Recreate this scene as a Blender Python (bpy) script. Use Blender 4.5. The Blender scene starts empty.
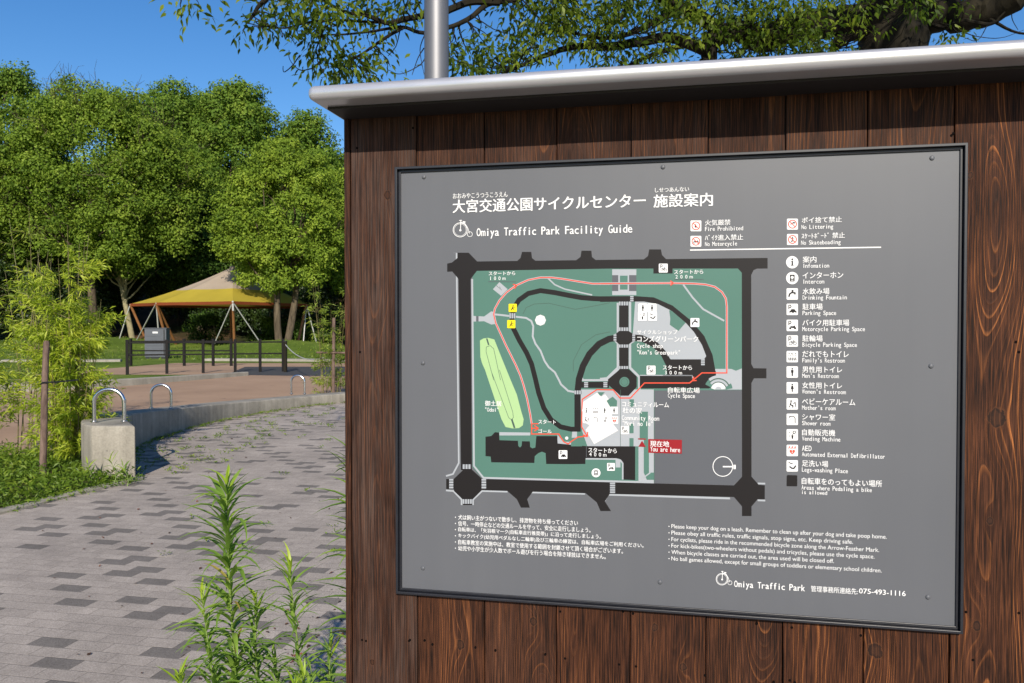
import bpy, bmesh, math, random
import numpy as np
from mathutils import Vector, Matrix

S = bpy.context.scene
COL = S.collection
R = math.radians
random.seed(7)
rng = np.random.default_rng(11)

# ------------------------------------------------------------------ camera
FPX, CX, CY = 800.0, 512.0, 341.5
PITCH = math.atan(14.5 / FPX)
CAMZ = 1.5
cd = bpy.data.cameras.new('camera')
cam = bpy.data.objects.new('camera', cd)
COL.objects.link(cam)
cam.location = (0, 0, CAMZ)
cam.rotation_euler = (math.pi / 2 - PITCH, 0, 0)
cd.sensor_width = 36.0
cd.lens = 36.0 * FPX / 1024.0
cd.clip_start = 0.05
cd.clip_end = 3000
S.camera = cam
cd.dof.use_dof = True; cd.dof.focus_distance = 1.95; cd.dof.aperture_fstop = 22

def ray(px, py):
    a, b = (px - CX) / FPX, (CY - py) / FPX
    c, s = math.cos(PITCH), math.sin(PITCH)
    return Vector((a, c + b * s, -s + b * c))

def at(px, py, Y):
    """point seen at a measured position of the photo, at distance Y"""
    d = ray(px, py)
    return Vector((d.x / d.y * Y, Y, CAMZ + d.z / d.y * Y))

def gnd(px, py, z=0.0):
    d = ray(px, py)
    t = (z - CAMZ) / d.z
    return Vector((d.x * t, d.y * t, z))

# ------------------------------------------------------------------ helpers
def tag(o, label=None, cat=None, group=None, kind=None):
    if label: o['label'] = label
    if cat: o['category'] = cat
    if group: o['group'] = group
    if kind: o['kind'] = kind
    return o

def thing(name, loc, label, cat, group=None, rz=0.0):
    o = bpy.data.objects.new(name, None)
    o.empty_display_size = 0.2
    COL.objects.link(o)
    o.location = loc
    o.rotation_euler = (0, 0, rz)
    return tag(o, label, cat, group)

def link(name, me, mat=None, parent=None, smooth=False):
    o = bpy.data.objects.new(name, me)
    COL.objects.link(o)
    if mat is not None: me.materials.append(mat)
    if parent is not None: o.parent = parent
    if smooth: me.polygons.foreach_set('use_smooth', [True] * len(me.polygons))
    return o

class MB:
    """collects shapes for ONE mesh"""
    def __init__(s): s.v = []; s.f = []; s.pid = []; s.fm = []
    def add(s, vs, fs, pid=0.0):
        n = len(s.v)
        s.v += [tuple(p) for p in vs]
        s.f += [tuple(i + n for i in f) for f in fs]
        s.pid += [pid] * len(vs)
    def box(s, x0, x1, y0, y1, z0, z1, pid=0.0, M=None):
        vs = [(x, y, z) for z in (z0, z1) for y in (y0, y1) for x in (x0, x1)]
        if M is not None: vs = [M @ Vector(p) for p in vs]
        s.add(vs, [(0, 2, 3, 1), (4, 5, 7, 6), (0, 1, 5, 4), (2, 6, 7, 3), (0, 4, 6, 2), (1, 3, 7, 5)], pid)
    def tube(s, pts, rad, n=8, caps=True, pid=0.0):
        pts = [Vector(p) for p in pts]
        if not isinstance(rad, (list, tuple)): rad = [rad] * len(pts)
        vs = []; up = None
        for i, p in enumerate(pts):
            t = (pts[min(i + 1, len(pts) - 1)] - pts[max(i - 1, 0)])
            t = t.normalized() if t.length > 1e-9 else Vector((0, 0, 1))
            if up is None: up = t.orthogonal().normalized()
            up = (up - t * up.dot(t))
            up = up.normalized() if up.length > 1e-6 else t.orthogonal().normalized()
            w = t.cross(up)
            for k in range(n):
                a = 2 * math.pi * k / n
                vs.append(p + (up * math.cos(a) + w * math.sin(a)) * rad[i])
        fs = []
        for i in range(len(pts) - 1):
            for k in range(n):
                k2 = (k + 1) % n
                fs.append((i * n + k, i * n + k2, (i + 1) * n + k2, (i + 1) * n + k))
        if caps:
            fs.append(tuple(range(n))[::-1]); fs.append(tuple((len(pts) - 1) * n + k for k in range(n)))
        s.add(vs, fs, pid)
    def cyl(s, c, r, h, n=16, axis='z', pid=0.0):
        d = {'x': (1, 0, 0), 'y': (0, 1, 0), 'z': (0, 0, 1)}[axis]
        c = Vector(c); s.tube([c, c + Vector(d) * h], r, n, pid=pid)
    def mesh(s, name):
        me = bpy.data.meshes.new(name)
        me.from_pydata(s.v, [], s.f)
        me.update()
        return me
    def build(s, name, mat, parent=None, smooth=False, bevel=0.0, seg=2, pid=False):
        me = s.mesh(name)
        if pid:
            a = me.attributes.new('pid', 'FLOAT', 'POINT')
            a.data.foreach_set('value', s.pid)
        if bevel > 0:
            bm = bmesh.new(); bm.from_mesh(me)
            es = [e for e in bm.edges if e.is_manifold and e.calc_face_angle(0) > 0.6]
            bmesh.ops.bevel(bm, geom=es, offset=bevel, segments=seg, affect='EDGES', profile=0.5)
            bm.to_mesh(me); bm.free()
        o = link(name, me, mat, parent)
        if smooth:
            me.polygons.foreach_set('use_smooth', [True] * len(me.polygons))
            try: me.set_sharp_from_angle(angle=R(40))
            except Exception: pass
        return o

def sheet(name, pts, z, mat, kind='structure'):
    me = bpy.data.meshes.new(name)
    me.from_pydata([(p[0], p[1], z) for p in pts], [], [tuple(range(len(pts)))])
    me.update()
    if me.polygons[0].normal.z < 0: me.flip_normals()
    return tag(link(name, me, mat), kind=kind)

def catmull(P, n=8):
    P = [Vector(p) for p in P]
    Q = [P[0] * 2 - P[1]] + P + [P[-1] * 2 - P[-2]]
    out = []
    for i in range(1, len(Q) - 2):
        for k in range(n):
            t = k / n
            a, b, c, d = Q[i - 1], Q[i], Q[i + 1], Q[i + 2]
            out.append(0.5 * ((2 * b) + (c - a) * t + (2 * a - 5 * b + 4 * c - d) * t * t + (3 * b - a - 3 * c + d) * t ** 3))
    out.append(P[-1])
    return out

def smooth_noise(x, seed=0.0):
    return math.sin(x * 1.7 + seed) * 0.5 + math.sin(x * 3.9 + seed * 2.3) * 0.3 + math.sin(x * 8.3 + seed * 0.7) * 0.2

# ------------------------------------------------------------------ materials
class NT:
    def __init__(s, name):
        s.m = bpy.data.materials.new(name); s.m.use_nodes = True
        s.t = s.m.node_tree; s.t.nodes.clear()
        s.out = s.t.nodes.new('ShaderNodeOutputMaterial')
        s.b = s.t.nodes.new('ShaderNodeBsdfPrincipled')
        s.t.links.new(s.b.outputs[0], s.out.inputs[0])
    def n(s, typ, **kw):
        nd = s.t.nodes.new('ShaderNode' + typ)
        for k, v in kw.items(): setattr(nd, k, v)
        return nd
    def put(s, sock, v):
        if isinstance(v, bpy.types.NodeSocket): s.t.links.new(v, sock)
        elif v is not None: sock.default_value = v
    def set(s, name, v): s.put(s.b.inputs[name], v); return s
    def math(s, op, a, b=None, c=None, clamp=False):
        nd = s.n('Math', operation=op); nd.use_clamp = clamp
        s.put(nd.inputs[0], a)
        if b is not None: s.put(nd.inputs[1], b)
        if c is not None: s.put(nd.inputs[2], c)
        return nd.outputs[0]
    def coord(s, which='Object', scale=(1, 1, 1), rot=(0, 0, 0), loc=(0, 0, 0)):
        tc = s.n('TexCoord'); mp = s.n('Mapping')
        s.t.links.new(tc.outputs[which], mp.inputs[0])
        mp.inputs['Scale'].default_value = scale; mp.inputs['Rotation'].default_value = rot; mp.inputs['Location'].default_value = loc
        return mp.outputs[0]
    def wpos(s, scale=(1, 1, 1), rot=(0, 0, 0), loc=(0, 0, 0)):
        g = s.n('NewGeometry'); mp = s.n('Mapping')
        s.t.links.new(g.outputs['Position'], mp.inputs[0])
        mp.inputs['Scale'].default_value = scale; mp.inputs['Rotation'].default_value = rot; mp.inputs['Location'].default_value = loc
        return mp.outputs[0]
    def noise(s, vec, scale, detail=3, rough=0.55, dist=0.0, out=0):
        nd = s.n('TexNoise')
        s.put(nd.inputs['Vector'], vec); nd.inputs['Scale'].default_value = scale
        nd.inputs['Detail'].default_value = detail; nd.inputs['Roughness'].default_value = rough; nd.inputs['Distortion'].default_value = dist
        return nd.outputs[out]
    def ramp(s, fac, stops, interp='LINEAR'):
        nd = s.n('ValToRGB'); cr = nd.color_ramp; cr.interpolation = interp
        while len(cr.elements) < len(stops): cr.elements.new(0.5)
        for e, (p, c) in zip(cr.elements, stops):
            e.position = p; e.color = (*c, 1) if len(c) == 3 else c
        s.put(nd.inputs[0], fac)
        return nd.outputs[0]
    def mix(s, fac, a, b, mode='MIX'):
        nd = s.n('Mix', data_type='RGBA', blend_type=mode)
        s.put(nd.inputs[0], fac)
        for i, v in ((6, a), (7, b)):
            s.put(nd.inputs[i], (*v, 1) if isinstance(v, tuple) and len(v) == 3 else v)
        return nd.outputs[2]
    def bump(s, h, strength=0.3, dist=0.01):
        nd = s.n('Bump'); nd.inputs['Strength'].default_value = strength; nd.inputs['Distance'].default_value = dist
        s.put(nd.inputs['Height'], h); s.put(s.b.inputs['Normal'], nd.outputs[0]); return nd.outputs[0]

def g3(v): return (v, v, v)

def simple(name, col, rough=0.6, metal=0.0, spec=0.5, var=0.12, vscale=12.0, bump=0.0):
    m = NT(name)
    p = m.coord('Object')
    f = m.noise(p, vscale, 4)
    c = m.ramp(f, [(0.3, tuple(x * (1 - var) for x in col)), (0.7, tuple(min(1, x * (1 + var)) for x in col))])
    m.set('Base Color', c).set('Roughness', rough).set('Metallic', metal).set('Specular IOR Level', spec)
    if bump: m.bump(m.noise(p, vscale * 8, 3), bump, 0.003)
    return m.m

def leaf_mat(name, cols, rough=0.5, trans=0.35, patch=0.5, spec=0.35):
    """cols: (dark, mid, light) leaf colours; each leaf draws its own"""
    m = NT(name)
    g = m.n('NewGeometry')
    nz = m.noise(m.wpos(), patch, 3)
    f = m.math('ADD', m.math('MULTIPLY', g.outputs['Random Per Island'], 0.42), m.math('MULTIPLY', m.math('SUBTRACT', nz, 0.32), 1.55), clamp=True)
    c = m.ramp(f, [(0.05, cols[0]), (0.5, cols[1]), (0.95, cols[2])])
    m.set('Base Color', c).set('Roughness', rough).set('Specular IOR Level', spec)
    tr = m.n('BsdfTranslucent'); mx = m.n('MixShader')
    tc = m.mix(1.0, c, (1.0, 1.15, 0.45), 'MULTIPLY')
    m.put(tr.inputs[0], tc)
    mx.inputs[0].default_value = trans
    m.t.links.new(m.b.outputs[0], mx.inputs[1]); m.t.links.new(tr.outputs[0], mx.inputs[2])
    m.t.links.new(mx.outputs[0], m.out.inputs[0])
    return m.m

def bark_mat(name, a, b, scale=6.0):
    m = NT(name)
    p = m.wpos(scale=(1, 1, 0.25))
    f = m.noise(p, scale, 6, 0.65, 0.6)
    m.set('Base Color', m.ramp(f, [(0.32, a), (0.68, b)])).set('Roughness', 0.9).set('Specular IOR Level', 0.2)
    m.bump(f, 0.8, 0.03)
    return m.m

def concrete_mat(name, lo, hi, streak=0.35):
    m = NT(name)
    p = m.wpos()
    n1 = m.noise(p, 2.2, 5, 0.6)
    n2 = m.noise(p, 60, 3, 0.6)
    n3 = m.noise(m.wpos(scale=(9, 9, 0.7)), 1.0, 4, 0.6)
    f = m.math('ADD', m.math('MULTIPLY', n1, 0.5), m.math('ADD', m.math('MULTIPLY', n2, 0.22), m.math('MULTIPLY', n3, streak)))
    c = m.ramp(f, [(0.36, lo), (0.68, hi)])
    v = m.n('TexVoronoi'); m.put(v.inputs['Vector'], m.wpos(scale=(1, 1, 0.8))); v.inputs['Scale'].default_value = 9
    holes = m.ramp(v.outputs['Distance'], [(0.03, (0.25, 0.24, 0.22)), (0.09, (1, 1, 1))])
    c = m.mix(0.75, c, holes, 'MULTIPLY')
    m.set('Base Color', c).set('Roughness', 0.88).set('Specular IOR Level', 0.25)
    m.bump(n2, 0.35, 0.004)
    return m.m

M = {}
M['steel'] = simple('stainless_steel', (0.62, 0.62, 0.64), 0.22, 1.0, 0.5, 0.06, 30)
M['pole'] = simple('satin_steel', (0.17, 0.17, 0.18), 0.50, 0.6, 0.5, 0.05, 8)
M['roofmetal'] = None
M['black_metal'] = simple('black_painted_steel', (0.012, 0.013, 0.016), 0.45, 0.0, 0.5, 0.2, 30)
M['frame_metal'] = simple('dark_grey_frame', (0.010, 0.011, 0.016), 0.40, 0.0, 0.5, 0.2, 30)
M['rail'] = simple('dark_brown_rail_paint', (0.006, 0.005, 0.005), 0.6, 0.0, 0.2, 0.2, 10)
M['cabinet'] = simple('grey_cabinet_paint', (0.075, 0.083, 0.098), 0.5, 0.0, 0.4, 0.08, 3)
M['white'] = simple('white_print', (0.66, 0.66, 0.66), 0.55, 0, 0.3, 0.02, 5)
M['concrete'] = concrete_mat('weathered_concrete', (0.13, 0.117, 0.094), (0.36, 0.33, 0.275))
M['concrete_far'] = concrete_mat('pale_concrete_kerb', (0.22, 0.20, 0.165), (0.36, 0.335, 0.28), 0.25)
M['bark'] = bark_mat('grey_brown_bark', (0.035, 0.027, 0.018), (0.13, 0.10, 0.065))
M['bark_dark'] = bark_mat('dark_bark', (0.004, 0.0035, 0.003), (0.022, 0.018, 0.010), 5)  # near-black tone includes the crown's shade on the overhead trunk
M['post_wood'] = bark_mat('weathered_stake_wood', (0.07, 0.045, 0.035), (0.20, 0.14, 0.11), 14)
M['orange_wood'] = simple('orange_stained_timber', (0.24, 0.105, 0.04), 0.6, 0, 0.3, 0.2, 3)
M['white_pole'] = simple('white_galvanised_pole', (0.42, 0.42, 0.40), 0.45, 0.0, 0.4, 0.06, 4)

# brushed aluminium canopy
m = NT('brushed_aluminium')
p = m.coord('Object', scale=(1.2, 60, 60))
f = m.noise(p, 6, 4)
m.set('Base Color', m.ramp(f, [(0.3, (0.50, 0.495, 0.51)), (0.7, (0.56, 0.555, 0.57))])).set('Metallic', 0.60).set('Roughness', m.math('MULTIPLY_ADD', m.noise(m.coord('Object'), 9, 4), 0.16, 0.26))
M['roofmetal'] = m.m

M['nail'] = simple('nail_hole_black', (0.004, 0.003, 0.003), 0.9, 0.0, 0.05, 0.1, 50)  # dark of a nail hole, put into the colour
M['soffit'] = simple('shade_dark_soffit', (0.022, 0.020, 0.020), 0.6, 0.0, 0.3, 0.1, 5)  # shade under the canopy is put into this near-black colour
# sign face
m = NT('grey_sign_face')
p = m.coord('Object')
f = m.noise(p, 2.0, 3); f2 = m.noise(p, 900, 2)
c = m.ramp(m.math('ADD', m.math('MULTIPLY', f, 0.6), m.math('MULTIPLY', f2, 0.4)), [(0.3, (0.086, 0.090, 0.101)), (0.7, (0.101, 0.105, 0.116))])
st = m.noise(m.coord('Object', scale=(26, 1, 1.1)), 1.0, 4, 0.6); spk = m.noise(p, 140, 2, 0.6)
c = m.mix(1.0, c, m.ramp(st, [(0.35, g3(0.985)), (0.65, g3(1.01))]), 'MULTIPLY')
c = m.mix(m.ramp(spk, [(0.72, g3(0)), (0.76, g3(0.35))]), c, (0.16, 0.155, 0.15))
m.set('Base Color', c).set('Roughness', m.math('MULTIPLY_ADD', st, 0.06, 0.42)).set('Specular IOR Level', 0.35)
m.bump(f2, 0.04, 0.0005)
M['face'] = m.m

def flat(name, col, rough=0.5):
    m = NT(name)
    f = m.noise(m.coord('Object'), 3.0, 2)
    m.set('Base Color', m.ramp(f, [(0.3, tuple(x * 0.96 for x in col)), (0.7, tuple(min(1, x * 1.04) for x in col))])).set('Roughness', rough).set('Specular IOR Level', 0.2)
    return m.m
M['p_green'] = flat('printed_green', (0.066, 0.150, 0.120))
M['p_pale'] = flat('printed_pale_grey', (0.31, 0.33, 0.355))
M['p_white'] = flat('printed_white', (0.56, 0.56, 0.56))
M['p_road'] = flat('printed_charcoal', (0.010, 0.0085, 0.009))
M['p_lime'] = flat('printed_light_green', (0.31, 0.46, 0.22))
M['p_red'] = flat('printed_vermilion', (0.58, 0.066, 0.035))
M['p_crimson'] = flat('printed_crimson', (0.24, 0.010, 0.015))
M['p_yellow'] = flat('printed_yellow', (0.66, 0.54, 0.01))
M['p_grey'] = flat('printed_mid_grey', (0.084, 0.089, 0.101))
M['p_line'] = flat('printed_dark_line', (0.05, 0.085, 0.07))

# ------------------------------------------------------------------ sign frame of reference
U = Vector((0.97915, -0.20315, 0)).normalized()
A0 = Vector(((964 - CX) / FPX * 1.6, 1.6, 0))
NRM = Vector((-U.y, U.x, 0))                    # away from the viewer
def plane_hit(px, py, off=0.0):
    d = ray(px, py); o = Vector((0, 0, CAMZ))
    q = A0 + NRM * off
    t = (q - o).dot(NRM) / d.dot(NRM)
    return o + d * t
ORG = plane_hit(345.5, 350); ORG.z = 0
SIGN_RZ = math.atan2(U.y, U.x)
def B(px, py, off=0.0):
    h = plane_hit(px, py, off) - ORG
    return h.dot(U), h.z
# ------------------------------------------------------------------ information sign
sign = thing('information_sign', ORG, 'large grey park map board set in dark brown timber cladding under a silver canopy', 'information sign', rz=SIGN_RZ)
fx0 = (B(398, 168)[0] + B(396, 592)[0]) / 2; fx1 = (B(965, 144)[0] + B(962, 632)[0]) / 2
fz1 = (B(398, 168)[1] + B(965, 144)[1]) / 2; fz0 = (B(396, 592)[1] + B(962, 632)[1]) / 2
WOODTOP = B(346, 118)[1]
bounds = [B(x, 625)[0] for x in (352, 417, 484, 556, 630, 706, 783, 864, 950)]
XR = B(1030, 625)[0]
bounds.append(XR)
DEPTH = 0.17

# knots: measured on the boards (x, y in the photo, size)
KN = [(460, 645, 1.0), (533, 622, 0.9), (655, 628, 0.8), (683, 668, 0.8), (876, 652, 1.5), (997, 418, 1.7), (990, 521, 0.7), (977, 626, 0.9), (970, 175, 0.7), (388, 195, 0.9), (372, 662, 0.6)]
knots = [(*B(x, y), s) for x, y, s in KN]

m = NT('charred_cedar')
tc = m.n('TexCoord'); sx = m.n('SeparateXYZ'); m.t.links.new(tc.outputs['Object'], sx.inputs[0])
x, y, z = sx.outputs
at_ = m.n('Attribute', attribute_name='pid'); pid = at_.outputs['Fac']
wn = m.n('TexWhiteNoise', noise_dimensions='1D'); m.put(wn.inputs['W'], pid); rnd = wn.outputs['Value']
wn2 = m.n('TexWhiteNoise', noise_dimensions='1D'); m.put(wn2.inputs['W'], m.math('ADD', pid, 3.7)); rnd2 = wn2.outputs['Value']
wn3 = m.n('TexWhiteNoise', noise_dimensions='1D'); m.put(wn3.inputs['W'], m.math('ADD', pid, 9.1)); rnd3 = wn3.outputs['Value']
cmb = m.n('CombineXYZ'); m.put(cmb.inputs[0], m.math('MULTIPLY', m.math('ADD', x, y), 2.2)); m.put(cmb.inputs[1], m.math('MULTIPLY', pid, 5.3)); m.put(cmb.inputs[2], m.math('MULTIPLY', z, 1.5))
n1 = m.noise(cmb.outputs[0], 1.0, 2, 0.5)
cmb2 = m.n('CombineXYZ'); m.put(cmb2.inputs[0], m.math('MULTIPLY', x, 9.0)); m.put(cmb2.inputs[1], m.math('MULTIPLY', pid, 2.3)); m.put(cmb2.inputs[2], m.math('MULTIPLY', z, 3.2))
n2 = m.noise(cmb2.outputs[0], 1.0, 3, 0.5)
pc = m.n('Attribute', attribute_name='pcx').outputs['Fac']            # pith offset of each board
dx = m.math('ADD', m.math('SUBTRACT', m.math('ADD', x, y), pc), m.math('MULTIPLY', m.math('SUBTRACT', n1, 0.5), 0.07))
dep = m.math('ADD', m.math('MULTIPLY_ADD', rnd2, 0.03, 0.012), m.math('MULTIPLY', m.math('SUBTRACT', n1, 0.45), 0.14))
r = m.math('SQRT', m.math('ADD', m.math('MULTIPLY', dx, dx), m.math('MULTIPLY', dep, dep)))
r = m.math('ADD', r, m.math('MULTIPLY', m.math('SUBTRACT', n2, 0.5), 0.011))
eye = None
for kx, kz, s in knots:
    ex = m.math('DIVIDE', m.math('SUBTRACT', x, kx), 0.0105 * s); ez = m.math('DIVIDE', m.math('SUBTRACT', z, kz), 0.0125 * s)
    q2 = m.math('ADD', m.math('MULTIPLY', ex, ex), m.math('MULTIPLY', ez, ez))
    fall = m.math('DIVIDE', 1.0, m.math('ADD', 1.0, m.math('MULTIPLY', q2, 0.16)))
    # stretch along the grain
    q3 = m.math('ADD', m.math('MULTIPLY', ex, ex), m.math('MULTIPLY', m.math('MULTIPLY', ez, ez), 0.13))
    fall2 = m.math('DIVIDE', 1.0, m.math('ADD', 1.0, m.math('MULTIPLY', q3, 0.22)))
    r = m.math('ADD', r, m.math('MULTIPLY', fall2, 0.019 * min(s, 1.5)))
    e = m.math('EXPONENT', m.math('MULTIPLY', q2, -1.0))
    eye = e if eye is None else m.math('MAXIMUM', eye, e)
sp = m.math('MULTIPLY_ADD', rnd, 80.0, 165.0)
ph = m.math('MULTIPLY', r, sp)
fr = m.math('FRACT', ph)
line = m.ramp(fr, [(0.0, g3(0.15)), (0.06, g3(0.0)), (0.70, g3(0.02)), (0.87, g3(0.7)), (0.94, g3(1.0)), (1.0, g3(0.15))])
cmb3 = m.n('CombineXYZ'); m.put(cmb3.inputs[0], m.math('MULTIPLY', m.math('ADD', x, y), 420.0)); m.put(cmb3.inputs[1], pid); m.put(cmb3.inputs[2], m.math('MULTIPLY', z, 9.0))
fib = m.noise(cmb3.outputs[0], 1.0, 4, 0.65)
ringid = m.n('TexWhiteNoise', noise_dimensions='1D'); m.put(ringid.inputs['W'], m.math('ADD', m.math('FLOOR', ph), m.math('MULTIPLY', pid, 31.0)))
cmb4 = m.n('CombineXYZ'); m.put(cmb4.inputs[0], m.math('MULTIPLY', x, 14.0)); m.put(cmb4.inputs[1], pid); m.put(cmb4.inputs[2], m.math('MULTIPLY', z, 3.0))
blot = m.noise(cmb4.outputs[0], 1.0, 4, 0.6)
amt = m.math('MULTIPLY', line, m.math('MULTIPLY', m.math('MULTIPLY_ADD', m.math('POWER', ringid.outputs['Value'], 1.6), 1.1, 0.10), m.ramp(blot, [(0.36, g3(0.15)), (0.62, g3(1.0))])))
amt = m.math('MULTIPLY', amt, m.math('MULTIPLY_ADD', m.n('Attribute', attribute_name='warm').outputs['Fac'], 1.0, 0.15), clamp=True)
amt = m.math('MULTIPLY', amt, m.ramp(fib, [(0.30, g3(0.25)), (0.55, g3(1.0))]))
base = m.ramp(m.math('ADD', m.math('MULTIPLY', fib, 0.8), m.math('MULTIPLY', blot, 0.2)), [(0.40, (0.006, 0.0024, 0.0014)), (0.5, (0.036, 0.0125, 0.0058)), (0.63, (0.100, 0.036, 0.0160))])
base = m.mix(m.math('MULTIPLY', rnd3, 0.35), base, m.mix(1.0, base, (0.55, 0.5, 0.5), 'MULTIPLY'))
grey = m.ramp(m.noise(cmb3.outputs[0], 0.7, 4, 0.6), [(0.4, (0.020, 0.014, 0.012)), (0.62, (0.090, 0.064, 0.053))])
base = m.mix(m.math('MULTIPLY', m.n('Attribute', attribute_name='worn').outputs['Fac'], m.ramp(blot, [(0.35, g3(0.1)), (0.65, g3(0.9))])), base, grey)
orange = m.mix(fib, (0.21, 0.060, 0.015), (0.50, 0.190, 0.058))
c = m.mix(amt, base, orange)
kn = m.noise(m.coord('Object', scale=(1, 1, .7)), 85, 3, 0.6)
eyen = m.math('ADD', eye, m.math('MULTIPLY', m.math('SUBTRACT', kn, 0.5), 1.0))
knotc = m.mix(m.noise(m.coord('Object', scale=(1, 1, 0.8)), 190, 4, 0.7), m.ramp(eyen, [(0.44, (0.16, 0.06, 0.022)), (0.52, (0.006, 0.004, 0.003)), (0.66, (0.012, 0.006, 0.005)), (0.80, (0.050, 0.020, 0.010))]), m.mix(line, (0.020, 0.009, 0.006), (0.11, 0.045, 0.020)))
c = m.mix(m.ramp(eyen, [(0.34, g3(0)), (0.55, g3(0.95))]), c, knotc)
m.set('Base Color', c).set('Roughness', m.math('MULTIPLY_ADD', fib, 0.25, 0.55)).set('Specular IOR Level', 0.16)
m.bump(m.math('ADD', m.math('MULTIPLY', fib, 0.6), m.math('MULTIPLY', line, 0.5)), 0.7, 0.0014)
M['cedar'] = m.m

def clad(name, pieces, parent):
    """pieces: (x0,x1,y0,y1,z0,z1,pid,pithx,warm,worn) boards of one cladding face"""
    mb = MB(); attrs = {'pcx': [], 'warm': [], 'worn': []}
    me_v = []
    bm = bmesh.new()
    for (x0, x1, y0, y1, z0, z1, pid, pcx, warm, worn) in pieces:
        t = MB(); t.box(x0, x1, y0, y1, z0, z1)
        me = t.mesh('tmp'); b2 = bmesh.new(); b2.from_mesh(me)
        bmesh.ops.bevel(b2, geom=b2.edges[:], offset=0.0011, segments=1, affect='EDGES')
        b2.to_mesh(me); b2.free()
        n = len(me.vertices)
        mb.add([v.co[:] for v in me.vertices], [tuple(f.vertices) for f in me.polygons], pid)
        attrs['pcx'] += [pcx] * n; attrs['warm'] += [warm] * n; attrs['worn'] += [worn] * n
        bpy.data.meshes.remove(me)
    o = mb.build(name, M['cedar'], parent, pid=True)
    for k, v in attrs.items():
        a = o.data.attributes.new(k, 'FLOAT', 'POINT'); a.data.foreach_set('value', v)
    return o

warms = [0.18, 0.5, 0.35, 0.55, 0.42, 0.6, 0.75, 0.85, 0.95]
worns = [0.75, 0.05, 0.15, 0.0, 0.05, 0.1, 0.0, 0.0, 0.0]
pieces = []
G = 0.0011
for i in range(9):
    x0, x1 = bounds[i] + G, bounds[i + 1] - G
    dy = rng.uniform(0.003, 0.0065)
    pc = (x0 + x1) / 2 + (-0.02, 0.03, 0.05, -0.045, 0.02, 0.04, -0.02, 0.015, -0.005)[i]
    if i in (0, 8):
        dy = 0.0005
        pieces.append((x0, x1, dy, 0.018, 0.06, WOODTOP, i + 1, pc, warms[i], worns[i]))
        continue
    pieces.append((x0, x1, dy, 0.018, 0.06, fz0 - 0.0015, i + 1, pc, warms[i], worns[i]))
    pieces.append((x0, x1, dy, 0.018, fz1 + 0.0015, WOODTOP, i + 21, pc + 0.01, warms[i] * 0.75, 0.35))
clad('front_cladding', pieces, sign)
sx0 = B(346, 625)[0]
side = [(sx0, bounds[0] - G, -0.0015, 0.045, 0.06, WOODTOP, 41, 0.03, 0.55, 0.2)]
yy = 0.046
k = 42
while yy < DEPTH + 0.02:
    side.append((sx0, sx0 + 0.015, yy, min(yy + 0.08, DEPTH + 0.02), 0.06, WOODTOP, k, 0.05, 0.4, 0.3)); yy += 0.081; k += 1
clad('side_cladding', side, sign)
side = [(XR + G, XR + 0.015, -0.0015, 0.09, 0.06, WOODTOP, 51, XR, 0.55, 0.2), (XR + G, XR + 0.015, 0.0912, DEPTH + 0.02, 0.06, WOODTOP, 52, XR, 0.55, 0.2)]
clad('side_cladding', side, sign)
back = []
xx = 0.016; k = 60
while xx < XR - 0.02:
    x2 = min(xx + 0.12, XR - 0.002)
    back.append((xx, x2 - 0.002, DEPTH, DEPTH + 0.018, 0.06, WOODTOP, k, xx + 0.05, 0.4, 0.2)); xx = x2; k += 1
clad('back_cladding', back, sign)
mb = MB(); mb.box(0.02, XR - 0.006, 0.020, DEPTH - 0.003, 0.0, WOODTOP - 0.005); mb.build('core', M['black_metal'], sign)
# black behind the seams
# nail holes: black discs give the dark of each hole
for px, py in ((409, 641), (424, 641), (432, 645), (475, 648), (495, 651), (545, 655), (565, 659), (619, 665), (636, 667), (410, 640), (774, 683), (790, 681), (795, 683), (366, 641), (360, 352), (362, 640), (560, 612), (623, 612), (633, 614),
               (966, 612), (973, 660), (1019, 613), (1016, 342), (1019, 352), (757, 624), (792, 628), (861, 636), (705, 676), (357, 148), (413, 128), (952, 135), (954, 133)):
    a, b = B(px, py); mb = MB(); mb.cyl((a, -0.0003 if (a < bounds[1] or a > bounds[8]) else 0.0024, b), 0.0027, 0.005, 10, 'y'); mb.build('nail_hole', M['nail'], sign)

# canopy
RX0 = B(346, 118)[0] - 0.026; RX1 = XR + 0.034
RZ0, RZ1 = WOODTOP + 0.0, WOODTOP + 0.034
mb = MB(); mb.box(RX0, RX1, -0.150, DEPTH + 0.11, RZ0 + 0.002, RZ1)
can = mb.build('canopy', M['roofmetal'], sign, smooth=False, bevel=0.0145, seg=6)
can.data.polygons.foreach_set('use_smooth', [True] * len(can.data.polygons)); can.data.set_sharp_from_angle(angle=R(35))
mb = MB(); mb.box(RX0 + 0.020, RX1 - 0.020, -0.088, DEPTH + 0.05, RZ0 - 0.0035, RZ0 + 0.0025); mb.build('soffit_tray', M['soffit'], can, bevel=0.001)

# panel
panel_y = 0.0
mb = MB(); mb.box(fx0 + 0.004, fx1 - 0.004, panel_y, 0.017, fz0 + 0.004, fz1 - 0.004)
panel = mb.build('map_panel', M['face'], sign)
fw, fp = 0.0105, 0.013
mb = MB()
def ring(mb, x0, x1, z0, z1, w, y0, y1):
    o = [(x0, z0), (x1, z0), (x1, z1), (x0, z1)]; i = [(x0 + w, z0 + w), (x1 - w, z0 + w), (x1 - w, z1 - w), (x0 + w, z1 - w)]
    vs = [(a, y0, b) for a, b in o] + [(a, y0, b) for a, b in i] + [(a, y1, b) for a, b in o] + [(a, y1, b) for a, b in i]
    fs = []
    for k in range(4):
        j = (k + 1) % 4
        fs += [(k, j, 4 + j, 4 + k), (8 + k, 12 + k, 12 + j, 8 + j), (k, 8 + k, 8 + j, j), (4 + k, 4 + j, 12 + j, 12 + k)]
    mb.add(vs, fs)
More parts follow.
